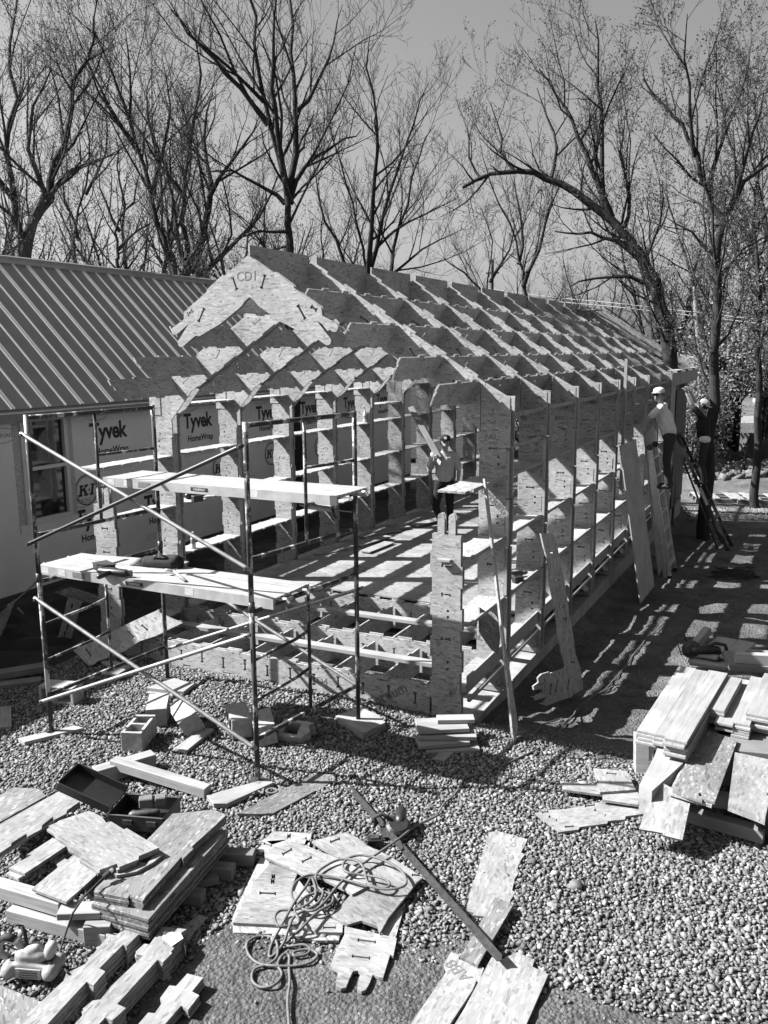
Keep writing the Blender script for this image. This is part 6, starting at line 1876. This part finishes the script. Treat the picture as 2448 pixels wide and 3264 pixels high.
# on the black ladder, arms raised
P3 = (.87, 11.55, .74)
J3 = dict(pelvis=(0, -.02, .96), chest=(0, -.06, 1.27), neck=(0, -.10, 1.48), head=(.02, -.08, 1.63),
          shr=(-.19, -.10, 1.45), elr=(-.24, -.26, 1.66), wrr=(-.14, -.38, 1.90), hdr=(.1, -.3, 1), shl=(.19, -.10, 1.45), ell=(.26, -.28, 1.66), wrl=(.16, -.40, 1.88), hdl=(-.1, -.3, 1),
          hipr=(-.09, 0, .90), knr=(-.11, -.06, .50), anr=(-.10, .03, .10), hipl=(.09, 0, .90), knl=(.10, -.02, .50), anl=(.10, .03, .10))
person('man in a dark shirt on the black ladder, both arms raised to the eave', P3, R(-90), J3, M['shirt_dark'], M['jeans'], -.15, -.5, .55, M['capgrey'], True, palm=((0, -1, 0), (0, -1, 0)), curl=(.7, .7), undershirt=True)
# ------------------------------------------------------------------ ladders
def ladder(label, base0, base1, top0, top1, n, mat, rear=None, top_cap=False, hinge=False, cat='ladder', rw=.028, rd=.065):
    c = (Vector(base0) + Vector(base1)) / 2
    r = tag(empty('ladder', c), label, 'ladder')
    b0, b1, t0, t1 = map(Vector, (base0, base1, top0, top1))
    for a, b in ((b0, t0), (b1, t1)):
        MB().bar(a, b, rw, rd, (1, 0, 0)).build('side_rail', mat, r)
        d = (b - a).normalized()
        MB().bar(a - d * .02, a + d * .05, rw + .012, rd + .012, (1, 0, 0)).build('foot', M['rubber'], r)
    for i in range(n):
        t = (i + .7) / (n + .3)
        MB().bar(b0.lerp(t0, t), b1.lerp(t1, t), .075, .024).build('rung', M['aluminium'] if mat is M['aluminium'] else mat, r)
    if rear:
        for a, b in ((rear[0], t0), (rear[1], t1)): MB().bar(a, Vector(b) - Vector((.05, 0, .05)), rw * .8, rd * .6, (1, 0, 0)).build('rear_leg', mat, r)
        for t in (.25, .6): MB().bar(Vector(rear[0]).lerp(t0, t), Vector(rear[1]).lerp(t1, t), .025, .02).build('rear_strut', mat, r)
    if top_cap: MB().box(tuple((t0 + t1) / 2 + Vector((0, 0, .02))), (.16, (t1 - t0).length + .10, .05)).build('top_cap', M['black_plastic'], r)
    if hinge:
        for p in (t0, t1): MB().lathe([(.055, -.02), (.055, .02)], 16, Matrix.Translation(p) @ Matrix.Rotation(R(90), 4, 'X')).build('hinge', M['dark_steel'], r)
    return r
def shifted(p, q): return Vector(p) + Vector(q)
n0, f0 = onground(2132, 1845, .01), onground(2173, 1822, .01)
nt_ = atx(2070, 1427, .30); wd_ = Vector((0, .56, 0))
n0.x += .02; nt_.y = n0.y * .5 + nt_.y * .5
lad = ladder('folded aluminium ladder leaning on the wall, carrying the man in white', n0, n0 + wd_ * 1.1, nt_, nt_ + wd_, 7, M['aluminium'], hinge=True)
for q in (0, 1):
    a_, b_ = n0 + wd_ * 1.1 * q + Vector((-.085, .02, 0)), nt_ + wd_ * q + Vector((-.05, .02, -.02))
    MB().bar(a_, b_, .028, .06, (1, 0, 0)).build('side_rail', M['aluminium'], lad)
n0 = onground(2320, 1756, .01); nt_ = atx(2159, 1391, .31)
wd_ = Vector((.03, .46, 0))
bl_ = ladder('black fibreglass step ladder leaning closed on the wall', n0, n0 + wd_ * 1.15, nt_, nt_ + wd_ * .8, 6, M['black_plastic'], rear=(n0 + Vector((-.19, 0, 0)), n0 + wd_ * 1.15 + Vector((-.19, 0, 0))), top_cap=True)
MB().bar(n0.lerp(nt_, .40) + Vector((0, -.02, 0)), n0.lerp(nt_, .55) + Vector((0, -.02, 0)), .032, .05, (1, 0, 0)).build('sticker', M['white_vinyl'], bl_)
# ------------------------------------------------------------------ beyond the frame, at the right
GZ = -.73
def far(px, py, z=GZ): return at(px * K, py * K, z)
# pallets / crates of lumber
for i, (q, lab) in enumerate((((1530, 1085), 'slatted pallet nearest the far corner of the frame'), ((1620, 1088), 'slatted pallet at the right edge behind the ladders'))):
    p = far(*q)
    mp = TR((p.x + .3, p.y + .5, GZ), .30)
    r = tag(empty('pallet', parent=None, m=mp), lab, 'pallet', 'pallets behind the ladders')
    for s in (-.5, 0, .5): MB().box((0, s, .06), (1.6, .09, .12)).build('bearer', M['wood_dark'], r, mp)
    for k in range(4): MB().box((-.68 + k * .45, 0, .135), (.15, 1.15, .025)).build('slat', M['wood'], r, mp)
for i in range(7):
    p = far(1500 + i * 22, 1052 - (i % 3) * 6)
    o = MB().box((0, 0, 0), (2.6 + (i % 3) * .5, .16, .06)).build('plank', M['wood'], None, TR((p.x + .5, p.y + .5, GZ + .06 + .07 * (i % 3)), .25 + .06 * (i % 4)))
    bev(tag(o, ['%s bright plank lying behind the pallets' % w for w in ('leftmost', 'second', 'third', 'fourth', 'fifth', 'sixth', 'rightmost')][i], 'plank', 'planks behind the pallets'))
p = far(1560, 1062)
o = MB().box((0, 0, 0), (.9, .4, .18)).build('crate', M['wood'], None, TR((far(1610, 1040).x, far(1610, 1040).y + .4, GZ + .10), .3)); bev(tag(o, 'low pale wooden crate among the planks at the right edge', 'crate'))
# rows of pale stones stand for strips of sunlight beyond the ladders
pts, sz = [], []
rs = np.random.RandomState(5)
c0, c1 = far(1490, 1112), far(1700, 1108)
for i in range(9000):
    t = rs.rand(); row = rs.randint(0, 3)
    p = c0.lerp(c1, t * 1.3 - .02)
    x, y = p.x + rs.normal(0, .10), p.y + (row - 1) * .55 + rs.normal(0, .16)
    s = .022 * (.6 + rs.rand() * .8)
    pts.append((x, y, ground_z(x, y) + s * .4)); sz.append(s)
tag(stones('gravel_light_strip', pts, sz, M['stone'], 8), 'pale gravel rows standing for strips of sunlight on the dirt before the pallets', 'gravel', kind='stuff')
# dirt heaps and black silt fence
sf = MB()
a, b = far(1490, 1012, -.40), far(1760, 1000, -.40)
n_ = 24
for i in range(n_ + 1):
    p = a.lerp(b, i / n_); h = .62 + .16 * math.sin(i * 1.3) + (.35 if 10 < i < 16 else 0)
    off_ = Vector((0, .12 * math.sin(i * 2.1), 0))
    sf.v += [tuple(p + off_ + Vector((0, -.25, 0))), tuple(p + off_ * .5 + Vector((0, 0, h * .55))), tuple(p + Vector((0, .15, h)))]
sf.f = [(i * 3 + j, (i + 1) * 3 + j, (i + 1) * 3 + j + 1, i * 3 + j + 1) for i in range(n_) for j in range(2)]
tag(sf.build('silt_fence', flat('black_geotextile', .012, .6, 0, .3, 8), smooth_=True), 'sagging black silt fence across the far end of the site', 'fence')
R_ = np.random.RandomState(15)
pts, sz = [], []
for i in range(420):
    p = far(1490 + R_.rand() * 260, 1016 + R_.rand() * 26, -.55)
    s = .05 + abs(R_.normal(0, .09)); pts.append((p.x, p.y, ground_z(p.x, p.y) + s * .2)); sz.append(s)
tag(stones('dirt_clods', pts, sz, flat('dirt_clod', .10, .95, 0, .3, 20), 9), 'broken clods of earth in front of the black silt fence', 'earth', kind='stuff')
# picket fence beyond
a, b = far(1582, 972, -.3), far(1720, 966, -.3)
pf = tag(empty('picket_fence', a), 'low broken picket fence at the right behind the silt fence', 'fence')
for i in range(16):
    p = a.lerp(b, i / 15)
    MB().box((p.x, p.y, -.3 + .45 + .04 * math.sin(i * 2.2)), (.11, .02, .95)).build('picket', M['wood_dark'], pf)
for z in (.2, .6): MB().bar(a + Vector((0, .02, z)), b + Vector((0, .02, z)), .03, .08).build('rail', M['wood_dark'], pf)
# road and verge with a brick house behind
rd = MB()
a, b = far(1480, 916, -.3), far(1800, 914, -.3); c, d = far(1800, 898, -.3), far(1480, 900, -.3)
ex = (b - a)
rd.add([a - ex * 1.5 + Vector((0, 0, .02)), b + ex * 3 + Vector((0, 0, .02)), c + ex * 3.2 + Vector((0, 0, .02)), d - ex * 1.6 + Vector((0, 0, .02))], [(0, 1, 2, 3)])
tag(rd.build('road', flat('pale_asphalt', .22, .9, 0, .15, 3)), kind='structure')
p = far(1640, 872, -.3)
hb = tag(empty('brick_house', (p.x + 2.2, p.y + 4, -.3)), 'brick house with a dark doorway far behind the right-hand trees', 'house')
mh = TR((p.x + 2.6, p.y + 3, -.3), YAW * .4)
def brick_material():
    m, nt, b_ = newmat('far_brick', .9, 0, .2)
    t = nt.nodes.new('ShaderNodeTexBrick'); t.inputs['Scale'].default_value = 4.0
    t.inputs['Color1'].default_value = (.22, .22, .22, 1); t.inputs['Color2'].default_value = (.14, .14, .14, 1); t.inputs['Mortar'].default_value = (.36, .36, .36, 1)
    mp = nt.nodes.new('ShaderNodeMapping'); mp.inputs['Rotation'].default_value = (R(90), 0, 0)
    tc = nt.nodes.new('ShaderNodeTexCoord'); L(nt, tc.outputs['Object'], mp.inputs[0]); L(nt, mp.outputs[0], t.inputs[0]); L(nt, t.outputs['Color'], b_.inputs['Base Color'])
    return m
MB().box((0, 2.5, 2.2), (9, 5, 4.4)).build('wall', brick_material(), hb, mh)
MB().box((-1.6, -.03, 1.3), (1.2, .08, 2.6)).build('door', M['print_black'], hb, mh)
for x in (1.4,):
    w = MB().box((x, -.03, 2.0), (1.5, .08, 1.4)).build('window', M['glass'], hb, mh); MB().box((x, -.06, 1.25), (1.7, .12, .12)).build('sill', M['concrete'], w, mh)
MB().add([(-4.8, -.4, 4.3), (4.8, -.4, 4.3), (4.8, 2.5, 6.3), (-4.8, 2.5, 6.3), (-4.8, 5.4, 4.3), (4.8, 5.4, 4.3)], [(0, 1, 2, 3), (3, 2, 5, 4)]).build('roof', M['dark_steel'], hb, mh)
MB().box((-1.5, -1.2, .12), (3.5, 2.2, .25)).build('porch', M['concrete'], hb, mh)
# a clapboard neighbour glimpsed through the far left bays
p = atx(1325, 1330, -9.5)
nb = tag(empty('neighbour_house', (p.x, p.y + 2, -.3)), 'pale clapboard house glimpsed beyond the end of the wrapped house', 'house')
mn = TR((p.x, p.y + 1.0, -.3), .45)
for i in range(20): MB().box((0, 0, .1 + i * .16), (4.5, .03, .15), Matrix.Rotation(.12, 4, 'X') if False else None).build('clapboard', M['white_vinyl'], nb, mn @ Matrix.Translation((0, 0, 0)) @ Matrix.Translation((0, -.004 * (i % 2), 0)))
MB().box((0, 1.5, 1.6), (4.45, 2.9, 3.3)).build('wall', M['print_grey'], nb, mn)
